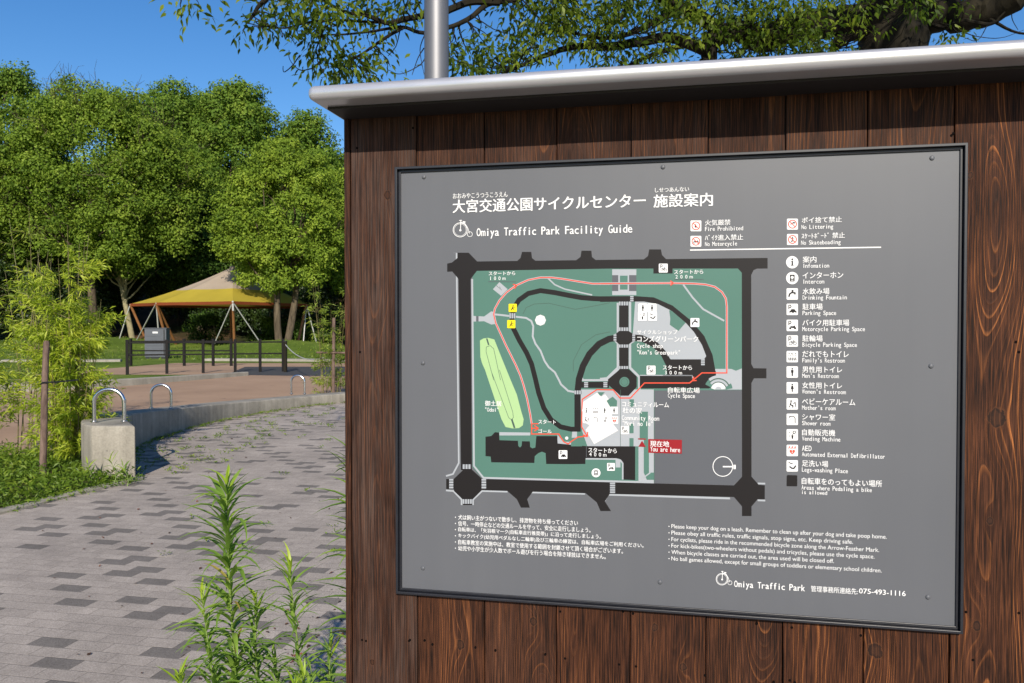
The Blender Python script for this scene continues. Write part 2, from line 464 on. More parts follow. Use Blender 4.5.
ring(mb, fx0, fx1, fz0, fz1, 0.0055, -fp, 0.016)
ring(mb, fx0 + 0.006, fx1 - 0.006, fz0 + 0.006, fz1 - 0.006, 0.0055, -0.004, 0.0)
mb.build('frame', M['frame_metal'], sign, bevel=0.0008)

# screws
for px, py in ((424, 177), (663, 167), (932, 158), (423, 363), (931, 366), (423, 568), (660, 582), (928, 597)):
    a, b = B(px, py)
    mb = MB(); mb.tube([(a, 0.0, b), (a, -0.0015, b), (a, -0.0028, b), (a, -0.0032, b)], [0.0050, 0.0047, 0.0035, 0.0012], 16)
    mb.build('screw_head', M['face'], panel, smooth=True)

# ---- printed graphics: measured spots of the photo projected onto the sign's plane
Z0 = {'A': (440, 240, 4.876), 'B': (600, 240, 4.267), 'C': (440, 370, 4.876), 'D': (570, 370, 4.876), 'E': (560, 360, 8.536), 'F': (600, 420, 8.536), 'P': (0, 0, 1)}
def cv(k, pts):
    ox, oy, s = Z0[k]
    return [(ox + a / s, oy + b / s) for a, b in pts]
layer = {}
order = [0]
def nexty():
    order[0] += 1
    return -0.00008 - order[0] * 3e-6
def area(P): return sum(P[i][0] * P[(i + 1) % len(P)][1] - P[(i + 1) % len(P)][0] * P[i][1] for i in range(len(P)))
TGT = ['park_map']
def lay(name):
    t = TGT[0] if name not in SOLO else name
    return layer.setdefault(t, MB())
SOLO = ('location_marker', 'compass', 'divider_rule')
MATN = {'map_plaza': 'p_grey', 'map_park_area': 'p_green', 'map_pavement': 'p_pale', 'map_road': 'p_road', 'map_building': 'p_white', 'map_route_line': 'p_red', 'map_mound': 'p_lime', 'map_outline': 'p_line', 'map_crossing': 'p_grey', 'map_mound_line': 'p_line', 'pictogram_ground': 'white', 'pictogram_symbol': 'p_road', 'pictogram_red_mark': 'p_red', 'pictogram_yellow_ground': 'p_yellow', 'location_marker': 'p_crimson', 'compass': 'white', 'divider_rule': 'white', 'bicycle_emblem': 'white', 'bullet_dot': 'white'}
def reg(mb, name, k): mb.fm += [MATN[name]] * k
def poly(name, pts, k='P'):
    q = [B(a, b) for a, b in cv(k, pts)]
    if area(q) < 0: q = q[::-1]
    y = nexty()
    mb = lay(name); mb.add([(a, y, b) for a, b in q], [tuple(range(len(q)))]); reg(mb, name, 1)
def stroke(name, pts, w, k='P', closed=False):
    """w in photo pixels"""
    if k != 'P': pts = cv(k, pts)
    q = [Vector(B(a, b)) for a, b in pts]
    a, b = B(600, 340)[0], B(601, 340)[0]
    h = w * (b - a) / 2
    n = len(q); L = []; Rr = []
    for i in range(n):
        if closed: p0, p1 = q[i - 1], q[(i + 1) % n]
        else: p0, p1 = q[max(i - 1, 0)], q[min(i + 1, n - 1)]
        d1 = (q[i] - p0); d2 = (p1 - q[i])
        d1 = d1.normalized() if d1.length > 1e-9 else d2.normalized()
        d2 = d2.normalized() if d2.length > 1e-9 else d1
        t = (d1 + d2); t = t.normalized() if t.length > 1e-6 else d1
        nn = Vector((-t.y, t.x)); c = max(0.45, nn.dot(Vector((-d1.y, d1.x))))
        L.append(q[i] + nn * h / c); Rr.append(q[i] - nn * h / c)
    y = nexty(); mb = lay(name)
    vs = [(p.x, y, p.y) for p in L] + [(p.x, y, p.y) for p in Rr]
    fs = [(i, n + i, n + (i + 1) % n, (i + 1) % n) for i in range(n if closed else n - 1)]
    mb.add(vs, fs); reg(mb, name, len(fs))
def circ(name, cx, cy, r, k='P', n=28, w=None):
    if k != 'P':
        (cx, cy), = cv(k, [(cx, cy)]); r = r / Z0[k][2]
    P = [(cx + r * math.cos(2 * math.pi * i / n), cy + r * math.sin(2 * math.pi * i / n)) for i in range(n)]
    if w is None: poly(name, P)
    else: stroke(name, P, w, closed=True)
def rect(name, x0, y0, x1, y1, k='P'): poly(name, [(x0, y0), (x1, y0), (x1, y1), (x0, y1)], k)

GR, PA, RO, WH, RT, LM, LI = 'map_park_area', 'map_pavement', 'map_road', 'map_building', 'map_route_line', 'map_mound', 'map_outline'
MG = 'map_plaza'
PICW, PICK, PICR, PICY = 'pictogram_ground', 'pictogram_symbol', 'pictogram_red_mark', 'pictogram_yellow_ground'
# ground layers
poly(MG, [(412, 95), (838, 95), (838, 522), (800, 556), (412, 552)], 'D')
poly(GR, [(472.5, 275), (476, 270), (610, 267.5), (738, 267.3), (743, 271), (743, 390), (654.5, 390.5), (654.5, 482), (610, 481), (482, 478), (472.5, 467)])
# pavement areas
poly(PA, [(50, 95), (410, 95), (410, 550), (325, 545), (322, 378), (85, 372), (60, 300)], 'D')
poly(PA, [(150, 262), (205, 255), (300, 290), (390, 360), (448, 450), (462, 505), (445, 515), (310, 515), (285, 495), (250, 450), (200, 420), (140, 405)], 'B')
poly(PA, [(485, 550), (560, 550), (580, 558), (605, 548), (605, 638), (485, 638)], 'B')
rect(PA, 52, 125, 155, 235, 'B'); rect(GR, 85, 152, 118, 212, 'B'); rect('map_crossing', 52, 150, 78, 218, 'B'); rect('map_crossing', 124, 150, 155, 218, 'B')
poly(PA, [(157, 370), (215, 373), (250, 348), (268, 352), (268, 410), (250, 412), (215, 396), (157, 398)], 'A')
rect('map_crossing', 176, 371, 188, 397, 'A')
poly(PA, [(258, 240), (290, 205), (330, 240), (298, 272)], 'A')
stroke('map_outline', [(275, 222), (300, 245), (290, 228)], 0.5, 'A')
poly(PA, [(290, 303), (440, 305), (440, 319), (290, 319)], 'C')
poly(PA, [(573, 315), (600, 350), (640, 350), (645, 300), (668, 300), (668, 368), (573, 360)], 'C')
poly(GR, [(295, 300), (310, 300), (368, 350), (335, 388), (298, 362), (300, 335)], 'B')
# footpaths
def path(P, k, w=1.9): stroke(PA, P, w, k)
W1 = [(262, 362), (300, 366), (420, 380), (445, 395), (455, 420), (452, 470), (465, 505), (490, 540), (510, 590), (530, 620), (560, 645), (580, 683)]
path(cv('A', W1) + cv('C', [(575, 40), (590, 70), (625, 102), (660, 108)])[1:], 'P')
path([(525, 185), (560, 218), (610, 240), (742, 268)], 'A', 1.4)
path([(355, 190), (395, 245), (440, 295), (530, 345)], 'B', 1.7)
stroke(LI, [(405, 360), (420, 330), (460, 312), (530, 308), (660, 338), (750, 322), (829, 306)], 0.5, 'A')
stroke(LI, cv('A', [(650, 640), (650, 590), (690, 510), (760, 462), (829, 448)]), 0.5)
# 4 outer sidewalks
stroke(PA, [(456.6, 253), (456.8, 279), (458.8, 463), (453, 474), (446, 476)], 1.7)
stroke(PA, [(472.2, 279), (474, 466), (483.5, 477.8), (570, 480.2), (654, 482.4)], 1.9)
stroke(MG, [(654, 482.2), (734, 484.6)], 1.2)
stroke(PA, [(473, 505), (473, 499.6), (482, 491), (507.5, 491.6)], 1.7)
stroke(PA, [(461.6, 505), (461.6, 499.6), (453.4, 491), (446, 490.4)], 1.7)
stroke(PA, [(531.6, 492.3), (585, 493.7)], 1.9)
stroke(PA, [(604, 501.5), (608, 494.6), (730, 498.4)], 1.9)
stroke(PA, [(453.2, 252.8), (469.4, 252.8)], 0.1)
stroke(PA, [(757.8, 483.4), (765.2, 483.6)], 1.6); stroke(PA, [(757.6, 500.3), (765.2, 500.6)], 1.6)
# sidewalks along the central avenue
stroke(PA, [(76, 268), (76, 400), (66, 405), (66, 430), (76, 440), (76, 545), (30, 590), (0, 593)], 2.2, 'B')
stroke(PA, [(128, 240), (128, 400), (144, 405), (144, 430), (128, 440), (128, 545), (168, 585), (168, 640)], 2.4, 'B')
stroke(PA, [(178, 130), (195, 172), (405, 172), (500, 75), (500, 0)], 2.0, 'E')
# dark roads
poly(RO, [(457.4, 252.7), (468.7, 252.7), (477, 261.3), (477, 270.7), (470.7, 279), (458.5, 279), (452.3, 271.5), (447.2, 271.8), (447.2, 263.6), (452, 262.5), (457.4, 258)])
poly(RO, [(474, 261.5), (616, 259.7), (767.6, 257.9), (767.6, 268.5), (757, 268.6), (753.5, 270.2), (751.2, 275), (741.8, 272.8), (738, 268.5), (610, 268.6), (474, 270.9)])
poly(RO, [(516, 262), (520.5, 258), (522, 251.9), (531.3, 251.9), (532, 258), (537, 262)])
poly(RO, [(575, 261), (580.5, 257), (581.5, 250.7), (591.4, 250.7), (592, 257), (597, 261)])
poly(RO, [(643, 260), (648, 256), (649.2, 249.4), (661, 249.4), (662, 255), (667, 260)])
rect(RO, 653.4, 268, 672.6, 273.5)
poly(RO, [(458.5, 278), (470.7, 278), (472, 470), (461, 470)])
poly(RO, [(741.8, 272), (751.2, 274), (751.3, 364), (753.5, 368.2), (766.4, 368.4), (766.4, 378.3), (754, 378.3), (751.4, 383), (751.5, 478), (742, 478)])
poly(RO, [(463.6, 469.5), (471.8, 469.5), (482, 478.7), (482, 490), (472.8, 499.2), (462.6, 499.2), (454, 491), (454, 478.7)])
poly(RO, [(446.2, 478.9), (455, 479), (455, 489.2), (446.2, 489)])
rect(RO, 463, 498, 472.4, 505)
poly(RO, [(742.2, 476.6), (751.5, 476.6), (758.7, 484.8), (764.8, 485.3), (764.8, 499.2), (757.6, 499.2), (751.5, 506.4), (751.5, 516), (742, 516), (742, 506.4), (734, 497), (734, 485.3)])
poly(RO, [(481, 478.9), (610, 482.2), (735, 485.4), (735, 497), (612, 494), (481, 490.2)])
poly(RO, [(505, 489), (516.9, 499.2), (521, 507.6), (529.8, 507.6), (527.2, 499.2), (534, 490)])
poly(RO, [(583, 491), (596.7, 502.3), (600.5, 511), (611, 511), (604.9, 501.3), (611, 492)])
# winding inner track
T1 = [(700, 299.6), (610, 299.2), (594, 298.6), (581.5, 297.6), (568, 295.2), (554.8, 292.6), (540.5, 290.6), (528.2, 293.5), (519, 300), (513.8, 308), (511.8, 318), (513.2, 328), (519.4, 340.5), (526.6, 352.8), (531.6, 364), (535.2, 378), (538.6, 392.6), (543.8, 408), (551, 419.6), (560.6, 426.8), (571.3, 429.2), (580.6, 429.2)]
T1[0] = (616, 299.0)
stroke(RO, T1, 5.0)
stroke(RO, [(577.6, 431), (577.6, 392), (579, 379), (583, 366), (589.5, 354), (599, 344), (609, 339), (621, 337)], 6.4)
rect(RO, 619.2, 304, 628.6, 370)
poly(RO, [(82, 388), (122, 388), (140, 400), (140, 432), (122, 446), (82, 446), (68, 432), (68, 400)], 'B')
poly(RO, [(600, 296.3), (635.2, 296.1), (653.9, 297.4), (672.6, 305.6), (691.4, 320.9), (704.3, 336), (712.5, 354.8), (715.5, 371), (715.5, 383), (709, 388.2), (700, 380), (706.6, 357), (702, 345), (694, 332), (686, 323), (672, 311), (658, 304), (644, 301.6), (630, 301.6), (600, 301.9)])
stroke(RO, [(627, 337), (642, 338.4), (655, 344.5), (664, 354), (669.5, 365), (671, 378)], 6.4)
poly(RO, [(668, 359.3), (704, 359.3), (707, 355), (716, 372), (716, 384), (709, 388.4), (639.8, 388.4), (639.8, 375.8), (668, 375.8)])
poly(RO, [(619.7, 369.4), (629.1, 369.4), (636.7, 376.4), (636.7, 387), (628.5, 395.7), (620.3, 395.7), (611.5, 387.6), (608, 384.6), (608, 379.3)])
poly(RO, [(580, 382), (609, 381.6), (609, 388), (580, 387.8)])
stroke(PA, [(640, 375.3), (692, 375.4), (693, 378)], 0.9)
circ(GR, 624.4, 381.9, 5.0); circ('map_outline', 624.4, 381.9, 3.4, w=0.4)
# car park
cp = cv('C', [(222, 325), (250, 322), (268, 303), (288, 305), (290, 342), (380, 345), (382, 370), (390, 378), (398, 370), (400, 347), (438, 348), (440, 375), (450, 382), (465, 378), (470, 322), (572, 322), (574, 358)]) + cv('D', [(75, 371), (322, 372), (320, 537), (258, 534), (256, 450), (240, 432), (75, 432), (75, 458), (0, 459)]) + cv('C', [(518, 458), (515, 405), (497, 398), (480, 405), (462, 420), (460, 453), (250, 450), (247, 422), (222, 420)])
poly(RO, cp)
stroke(PA, [(77, 433), (225, 434), (246, 440), (257, 455), (257, 534)], 1.5, 'D')
rect(PA, 222, 436, 246, 475, 'D')
# zebra crossings
def zebra(x0, y0, x1, y1, k='P', vert=False):
    (x0, y0), (x1, y1) = cv(k, [(x0, y0), (x1, y1)])
    rect('map_crossing', x0, y0, x1, y1)
    n = max(3, int((y1 - y0 if vert else x1 - x0) / 2.2))
    for i in range(n):
        if vert:
            h = (y1 - y0) / n; rect(PA, x0, y0 + i * h + 0.1 * h, x1, y0 + i * h + 0.7 * h)
        else:
            h = (x1 - x0) / n; rect(PA, x0 + i * h + 0.1 * h, y0, x0 + i * h + 0.7 * h, y1)
for a in ((110, 460, 152, 482), (110, 630, 158, 652)): zebra(*a, k='C')
for a in ((45, 530, 65, 580), (203, 530, 225, 580), (703, 58, 722, 86), (797, 58, 816, 86)): zebra(*a, k='C', vert=True)
zebra(195, 548, 220, 602, 'D', True)
for a in ((80, 263, 122, 279), (80, 373, 122, 388), (80, 446, 122, 459), (80, 538, 122, 550)): zebra(*a, k='B')
for a in ((58, 402, 70, 432), (138, 402, 150, 432), (129, 238, 143, 264), (431, 508, 447, 536)): zebra(*a, k='B', vert=True)
zebra(655, 100, 690, 118, 'C'); zebra(338, 357, 370, 382, 'A', False)
# mound
mo = cv('A', [(195, 490), (212, 480), (235, 477), (265, 485), (305, 585), (345, 683)]) + cv('C', [(375, 120), (396, 200), (408, 240), (404, 270), (385, 283), (355, 285), (320, 278), (300, 240), (220, 0)]) + cv('A', [(205, 600), (197, 570)])
poly(LM, mo)
stroke('map_mound_line', cv('A', [(295, 683), (262, 530), (245, 515), (226, 522), (225, 545), (262, 683)]) , 0.5)
stroke('map_mound_line', cv('C', [(248, 0), (335, 232), (348, 242), (358, 232), (355, 205), (290, 0)]), 0.5)
stroke('map_mound_line', cv('C', [(350, 240), (364, 283)]), 1.9); stroke('map_mound_line', cv('A', [(228, 480), (238, 512)]), 1.6)
# green strips right of the community house
for a in ((290, 143, 312, 180), (290, 262, 310, 308), (290, 332, 310, 372), (340, 203, 380, 340)): rect(GR, *a, k='D')
poly(GR, [(360, 340), (385, 340), (385, 500), (410, 500), (410, 535), (375, 535), (360, 500)], 'D')
stroke(PA, [(362, 522), (392, 500)], 1.2, 'D'); rect(GR, 318, 372, 334, 540, 'D'); rect(PA, 334, 345, 352, 545, 'D')
for x in (246, 410): stroke('map_outline', [(x, 96), (x, 372 if x == 246 else 550)], 0.4, 'D')
poly(GR, [(5, 372), (5, 330), (40, 330), (60, 372)], 'D')
# community house
poly(WH, [(65, 155), (132, 110), (152, 130), (172, 118), (195, 150), (205, 188), (205, 255), (235, 295), (118, 362), (75, 292), (95, 270), (60, 250), (60, 190)], 'D')
poly(GR, [(135, 108), (170, 108), (152, 127), (143, 122)], 'D'); poly(GR, [(178, 150), (208, 130), (230, 150), (228, 182), (196, 180)], 'D')
circ(WH, 490, 391, 27, 'A', 8); circ(WH, 618, 332, 8, 'C')
# amphitheatre fan
fan = cv('B', [(505, 640)])[0]
def arc(name, r, w, a0, a1, n=14):
    stroke(name, [(fan[0] + r * math.cos(R(a0 + (a1 - a0) * i / n)), fan[1] - r * math.sin(R(a0 + (a1 - a0) * i / n))) for i in range(n + 1)], w)
arc(GR, 10.8, 6.5, 6, 158); arc(PA, 13.2, 3, 28, 132); arc('map_mound_line', 11.5, 0.9, 20, 140); arc(PA, 9.6, 2.2, 24, 140); arc('map_mound_line', 8, 0.9, 20, 140); arc(WH, 5.4, 4, 12, 168)
# route
def route(P, w=1.15): stroke(PA, P, w * 1.9); stroke(RT, P, w)
r1 = cv('A', [(829, 213), (745, 213), (680, 203), (600, 190), (545, 183), (490, 183), (430, 195), (370, 222), (325, 255), (290, 295), (268, 335), (262, 362), (272, 405), (320, 510), (370, 610), (392, 660)]) + cv('C', [(408, 75), (425, 140), (440, 215), (447, 262), (447, 312), (580, 312), (590, 330), (604, 350), (625, 360), (645, 345), (672, 327), (715, 322)])
stroke(PA, r1[:20], 2.3)
r2 = cv('B', [(0, 186), (310, 184), (400, 186), (450, 190), (490, 200), (520, 222), (537, 250), (541, 285), (541, 567), (435, 567), (382, 610), (190, 610), (130, 674), (85, 674)]) + cv('E', [(455, 255), (315, 252), (190, 335), (185, 570), (232, 650)])
stroke(PA, r2[:9], 2.3)
stroke(RT, r1, 1.1); stroke(RT, [(608, 283.6), (612, 283.6)], 1.1); stroke(RT, r2, 1.1)
stroke(RT, [(447, 262), (480, 262)], 1.1, 'C')
def arrow(x, y, dx, dy, L=4.2):
    l = math.hypot(dx, dy); dx /= l; dy /= l
    for s in (1, -1):
        stroke(RT, [(x, y), (x - L * (dx * 0.8 - s * dy * 0.55), y - L * (dy * 0.8 + s * dx * 0.55))], 1.1)
arrow(*cv('A', [(375, 221)])[0], 1, -0.35); arrow(*cv('B', [(314, 184)])[0], 1, 0); arrow(*cv('B', [(395, 600)])[0], -1, 0.75); arrow(*cv('E', [(234, 655)])[0], 0.6, 1, 5); arrow(*cv('C', [(480, 284)])[0], 1, 0, 5)
stroke(RT, [(447, 284), (480, 284)], 1.1, 'C')
# you are here
YH = 'location_marker'
poly(YH, [(412, 162), (700, 169), (698, 288), (412, 279)], 'F'); poly(YH, [(359, 176), (392, 230), (327, 228)], 'F'); poly(YH, [(325, 156), (392, 158), (392, 168), (325, 166)], 'F')
# compass
circ('compass', 745, 470, 48, 'D', 36, w=0.7); stroke('compass', [(745, 471), (795, 471)], 1.3, 'D'); rect('compass', 797, 462, 808, 483, 'D')
# leader lines
for k, P in (('A', [(235, 203), (370, 203)]), ('B', [(318, 168), (442, 168)]), ('B', [(268, 577), (393, 577), (393, 592)]), ('D', [(80, 425), (80, 372)])): stroke('map_crossing', P, 0.45, k)
stroke('divider_rule', [(690, 250.1), (881, 247.3)], 1.15)

# pictograms
npic = [0]
def pic(*a, **kw):
    npic[0] += 1; TGT[0] = 'pictogram#%d' % npic[0]; pic_(*a, **kw); TGT[0] = 'park_map'
def pic_(cx, cy, s, kind, k='P', sym=PICK, gnd=PICW):
    if k != 'P':
        (cx, cy), = cv(k, [(cx, cy)]); s = s / Z0[k][2]
    h = s / 2
    if kind in ('i', 'com'): circ(gnd, cx, cy, h * 1.08, n=32)
    elif kind != 'none':
        c = h * 0.12
        poly(gnd, [(cx - h + c, cy - h), (cx + h - c, cy - h), (cx + h, cy - h + c), (cx + h, cy + h - c), (cx + h - c, cy + h), (cx - h + c, cy + h), (cx - h, cy + h - c), (cx - h, cy - h + c)])
    def L(P, w): stroke(sym, [(cx + a * h, cy + b * h) for a, b in P], w * h)
    def F(P): poly(sym, [(cx + a * h, cy + b * h) for a, b in P])
    def O(a, b, r, w=None): circ(sym, cx + a * h, cy + b * h, r * h, n=14, w=None if w is None else w * h)
    if kind == 'i': O(0, -.52, .17); F([(-.2, -.25), (.14, -.25), (.14, .45), (.24, .45), (.24, .6), (-.24, .6), (-.24, .45), (-.12, .45), (-.12, -.1), (-.2, -.1)])
    elif kind == 'com':
        F([(-.42, -.6), (.42, -.6), (.42, .6), (-.42, .6)]); circ(gnd, cx, cy - .12 * h, .26 * h, n=16); rect(gnd, cx - .22 * h, cy + .3 * h, cx + .22 * h, cy + .42 * h)
    elif kind == 'tap': L([(-.6, .5), (-.45, .0), (-.1, -.25), (.45, -.2), (.5, .1)], .26); O(.05, -.55, .2); L([(.0, -.3), (.05, -.55)], .15)
    elif kind in ('car', 'moto', 'bike'):
        L([(-.6, .0), (-.6, -.75), (-.3, -.75), (-.2, -.5), (-.3, -.3), (-.6, -.3)], .14)
        if kind == 'car': F([(-.5, .6), (-.5, .3), (-.3, .2), (-.15, -.05), (.4, -.05), (.55, .2), (.75, .3), (.75, .6)]); circ(gnd, cx - .2 * h, cy + .6 * h, .13 * h, n=10); circ(gnd, cx + .45 * h, cy + .6 * h, .13 * h, n=10)
        elif kind == 'moto': O(-.35, .5, .2); O(.5, .5, .2); F([(-.4, .1), (.1, .15), (.45, .0), (.6, .4), (.1, .5), (-.2, .4)])
        else: O(-.3, .4, .27, .09); O(.45, .4, .27, .09); L([(-.3, .4), (-.1, .0), (.3, .0), (.08, .4), (-.1, .0)], .08); L([(.45, .4), (.25, -.2), (.4, -.25)], .08)
    elif kind == 'fam':
        for a, b, r in ((-.55, -.5, .11), (-.1, -.5, .11), (.1, -.45, .0901), (.55, -.5, .11)): O(a, b, r)
        for a in (-.6, -.3, 0, .3, .6): L([(a - .1, -.15), (a + .05, -.2)], .09); O(a, .25, .1); L([(a, .35), (a + .08, .68)], .16)
    elif kind == 'man': O(0, -.58, .15); F([(-.22, -.38), (.22, -.38), (.22, .12), (.13, .12), (.12, .72), (-.12, .72), (-.13, .12), (-.22, .12)])
    elif kind == 'woman': O(0, -.58, .15); F([(-.14, -.38), (.14, -.38), (.28, .2), (.12, .22), (.1, .72), (-.1, .72), (-.12, .22), (-.28, .2)])
    elif kind == 'baby': O(-.2, -.5, .16); L([(-.2, -.3), (-.35, .15), (.1, .3), (.1, .65)], .2); L([(.2, .0), (.5, -.3), (.65, .6)], .13); L([(-.6, .3), (-.4, .6)], .14)
    elif kind == 'shower': L([(-.35, -.45), (.25, -.5), (.5, -.2), (.5, .65)], .13); L([(-.55, -.3), (-.35, -.6)], .16); L([(-.3, .0), (-.4, .2)], .07)
    elif kind == 'vend': O(.35, -.45, .22, .12); F([(-.15, .05), (.2, .05), (.15, .7), (-.1, .7)]); L([(.25, -.25), (.0, .0)], .1); L([(-.65, -.3), (-.4, -.5)], .1); L([(-.6, .3), (-.35, .1)], .1)
    elif kind == 'aed':
        poly(PICR, [(cx + a * h, cy + b * h) for a, b in [(0, .72), (-.42, .32), (-.5, .08), (-.38, -.1), (-.16, -.1), (0, .05), (.16, -.1), (.38, -.1), (.5, .08), (.42, .32)]])
        poly(gnd, [(cx + a * h, cy + b * h) for a, b in [(.1, .08), (-.14, .34), (0, .34), (-.06, .55), (.15, .27), (.02, .27)]])
        for a in (-.5, 0, .5): stroke(PICR, [(cx + (a - .16) * h, cy - .3 * h), (cx + a * h, cy - .72 * h), (cx + (a + .16) * h, cy - .3 * h)], .13 * h)
    elif kind == 'foot': L([(-.65, -.65), (-.2, -.4), (.1, -.5)], .15); L([(-.5, .1), (-.1, .4), (.25, .45), (.65, -.05)], .24)
    elif kind == 'work': O(.1, -.5, .15); L([(.05, -.3), (-.1, .1), (.3, .35)], .22); L([(-.1, .1), (-.4, .6)], .2); L([(.0, -.15), (.55, -.15)], .12)
    elif kind.startswith('no'):
        v = kind[2:]
        if v == 'fire': F([(-.2, .3), (-.25, .0), (-.05, -.35), (.05, -.1), (.2, .1), (.12, .35)])
        elif v == 'moto': O(-.3, .2, .16, .1); O(.35, .2, .16, .1); F([(-.35, -.1), (.1, -.05), (.4, -.2), (.4, .1), (-.1, .2)])
        elif v == 'litter': F([(.0, -.4), (.5, -.35), (.45, -.1), (.05, -.15)]); L([(-.4, .0), (.1, -.1)], .16); L([(.2, .1), (.3, .35)], .1)
        else: O(0, -.38, .12); L([(0, -.25), (.05, .1), (-.2, .35)], .16); L([(-.35, -.1), (.3, -.15)], .09); L([(-.35, .42), (.35, .42)], .08)
        circ(PICR, cx, cy, .72 * h, n=30, w=.17 * h); stroke(PICR, [(cx - .5 * h, cy - .5 * h), (cx + .5 * h, cy + .5 * h)], .15 * h)
pic(695.9, 225.9, 10.8, 'nofire'); pic(695.9, 241.3, 10.8, 'nomoto'); pic(792.4, 224.2, 11, 'nolitter'); pic(792.4, 239.5, 11, 'noskate')
leg = ['i', 'com', 'tap', 'car', 'moto', 'bike', 'fam', 'man', 'woman', 'baby', 'shower', 'vend', 'aed', 'foot']
LY = [262.3, 278.1, 294.0, 309.4, 325.4, 341.0, 356.6, 372.0, 387.8, 403.9, 419.3, 434.8, 450.4, 465.8]
for kx, ly in zip(leg, LY): pic(792.2, ly, 11.4, kx)
TGT[0] = 'legend_square'
poly(RO, [(786.8, 475.6), (787.4, 475), (796.6, 475.2), (797.2, 475.8), (797.2, 485.6), (796.6, 486.2), (787.2, 486), (786.6, 485.4)])
TGT[0] = 'park_map'
pic(270, 120, 38, 'bike', 'B'); pic(405, 352, 38, 'tap', 'B'); pic(218, 555, 38, 'bike', 'B')
for a, b, kx in ((183, 290, 'man'), (222, 290, 'woman'), (181, 326, 'vend'), (224, 326, 'foot')): pic(a, b, 38, kx, 'B')
pic(600, 412, 42, 'car', 'C'); pic(127, 501, 40, 'com', 'D'); pic(200, 472, 38, 'moto', 'D'); pic(268, 293, 40, 'bike', 'D')
pic(355, 331, 40, 'work', 'A', gnd=PICY); pic(348, 410, 40, 'work', 'A', gnd=PICY)
for a, b, kx in ((225, 430, 'i'), (303, 430, 'fam'), (382, 430, 'man'), (462, 430, 'woman'), (228, 508, 'baby'), (305, 508, 'shower'), (384, 508, 'vend'), (465, 512, 'aed')): pic(a, b, 64, kx, 'E')
# penny-farthing marks
def penny(cx, cy, s):
    npic[0] += 1; TGT[0] = 'bicycle_emblem#%d' % npic[0]
    circ('bicycle_emblem', cx, cy, 7.0 * s, n=40, w=0.7 * s); circ('bicycle_emblem', cx, cy, 5.9 * s, n=36, w=0.35 * s)
    stroke('bicycle_emblem', [(cx + .3 * s, cy + 1.2 * s), (cx + .7 * s, cy - 10 * s)], .75 * s); circ('bicycle_emblem', cx + .2 * s, cy + .4 * s, 1.1 * s, n=12)
    stroke('bicycle_emblem', [(cx - 1 * s, cy - 9.4 * s), (cx + 1.8 * s, cy - 9.6 * s)], .7 * s)
    stroke('bicycle_emblem', [(cx + 1 * s, cy - 7.8 * s), (cx + 5 * s, cy - 6.2 * s), (cx + 7.8 * s, cy - 1.5 * s), (cx + 9.4 * s, cy + 3.6 * s)], .55 * s); poly('bicycle_emblem', [(cx + 2.4 * s, cy - 8.8 * s), (cx + 5.4 * s, cy - 8.4 * s), (cx + 5 * s, cy - 7 * s), (cx + 3 * s, cy - 7.4 * s)])
    circ('bicycle_emblem', cx + 9.7 * s, cy + 4.3 * s, 2.5 * s, n=20, w=.5 * s)
penny(460.3, 230.0, 1.0); penny(721.9, 579.0, 0.82); TGT[0] = 'park_map'

TEXTY0 = 1
TEXTY = -0.00008 - (order[0] + 30) * 3e-6

# ---- lettering
dgc = {}
def glyphs(txt, bold=0.0):
    key = (txt, bold)
    if key in dgc: return dgc[key]
    cu = bpy.data.curves.new('t', 'FONT'); cu.body = txt; cu.size = 1; cu.resolution_u = 3; cu.offset = bold; cu.fill_mode = 'FRONT'
    o = bpy.data.objects.new('t', cu); COL.objects.link(o)
    dg = bpy.context.evaluated_depsgraph_get()
    me = bpy.data.meshes.new_from_object(o.evaluated_get(dg))
    V = np.array([v.co[:2] for v in me.vertices]) if len(me.vertices) else np.zeros((0, 2))
    F = [tuple(p.vertices) for p in me.polygons]
    bpy.data.objects.remove(o); bpy.data.curves.remove(cu); bpy.data.meshes.remove(me)
    dgc[key] = (V, F); return V, F
CAP = glyphs('H')[0][:, 1].max()
letters = {}
def put(part, V, F, em=0.0):
    if em:
        for k, (ax, az) in enumerate(((-1, 0), (1, 0), (0, .8))): put1(part, V + np.array([ax, az]) * em, F, k * 4e-6)
    else: put1(part, V, F, 0)
def put1(part, V, F, dy):
    mb = letters.setdefault(part, MB())
    Fz = []
    for f in F:
        P = [V[i] for i in f]
        a = sum(P[i][0] * P[(i + 1) % len(P)][1] - P[(i + 1) % len(P)][0] * P[i][1] for i in range(len(P)))
        Fz.append(f if a > 0 else f[::-1])
    mb.add([(a, TEXTY - dy, b) for a, b in V], Fz)
def jp(txt, x0, yb, x1, h, bold=0.012, part='japanese_lettering'):
    """x0,yb: bottom left, x1: right end, h: height, all as measured in the photo"""
    V, F = glyphs(txt)
    u0, v0 = B(x0, yb); u1 = B(x1, yb)[0]; v1 = B(x0, yb - h)[1]
    mn, mx = V.min(0), V.max(0)
    W = np.empty_like(V); W[:, 0] = u0 + (V[:, 0] - mn[0]) / (mx[0] - mn[0]) * (u1 - u0); W[:, 1] = v0 + (V[:, 1] - mn[1]) / (mx[1] - mn[1]) * (v1 - v0)
    put(part, W, F, bold * (v1 - v0))
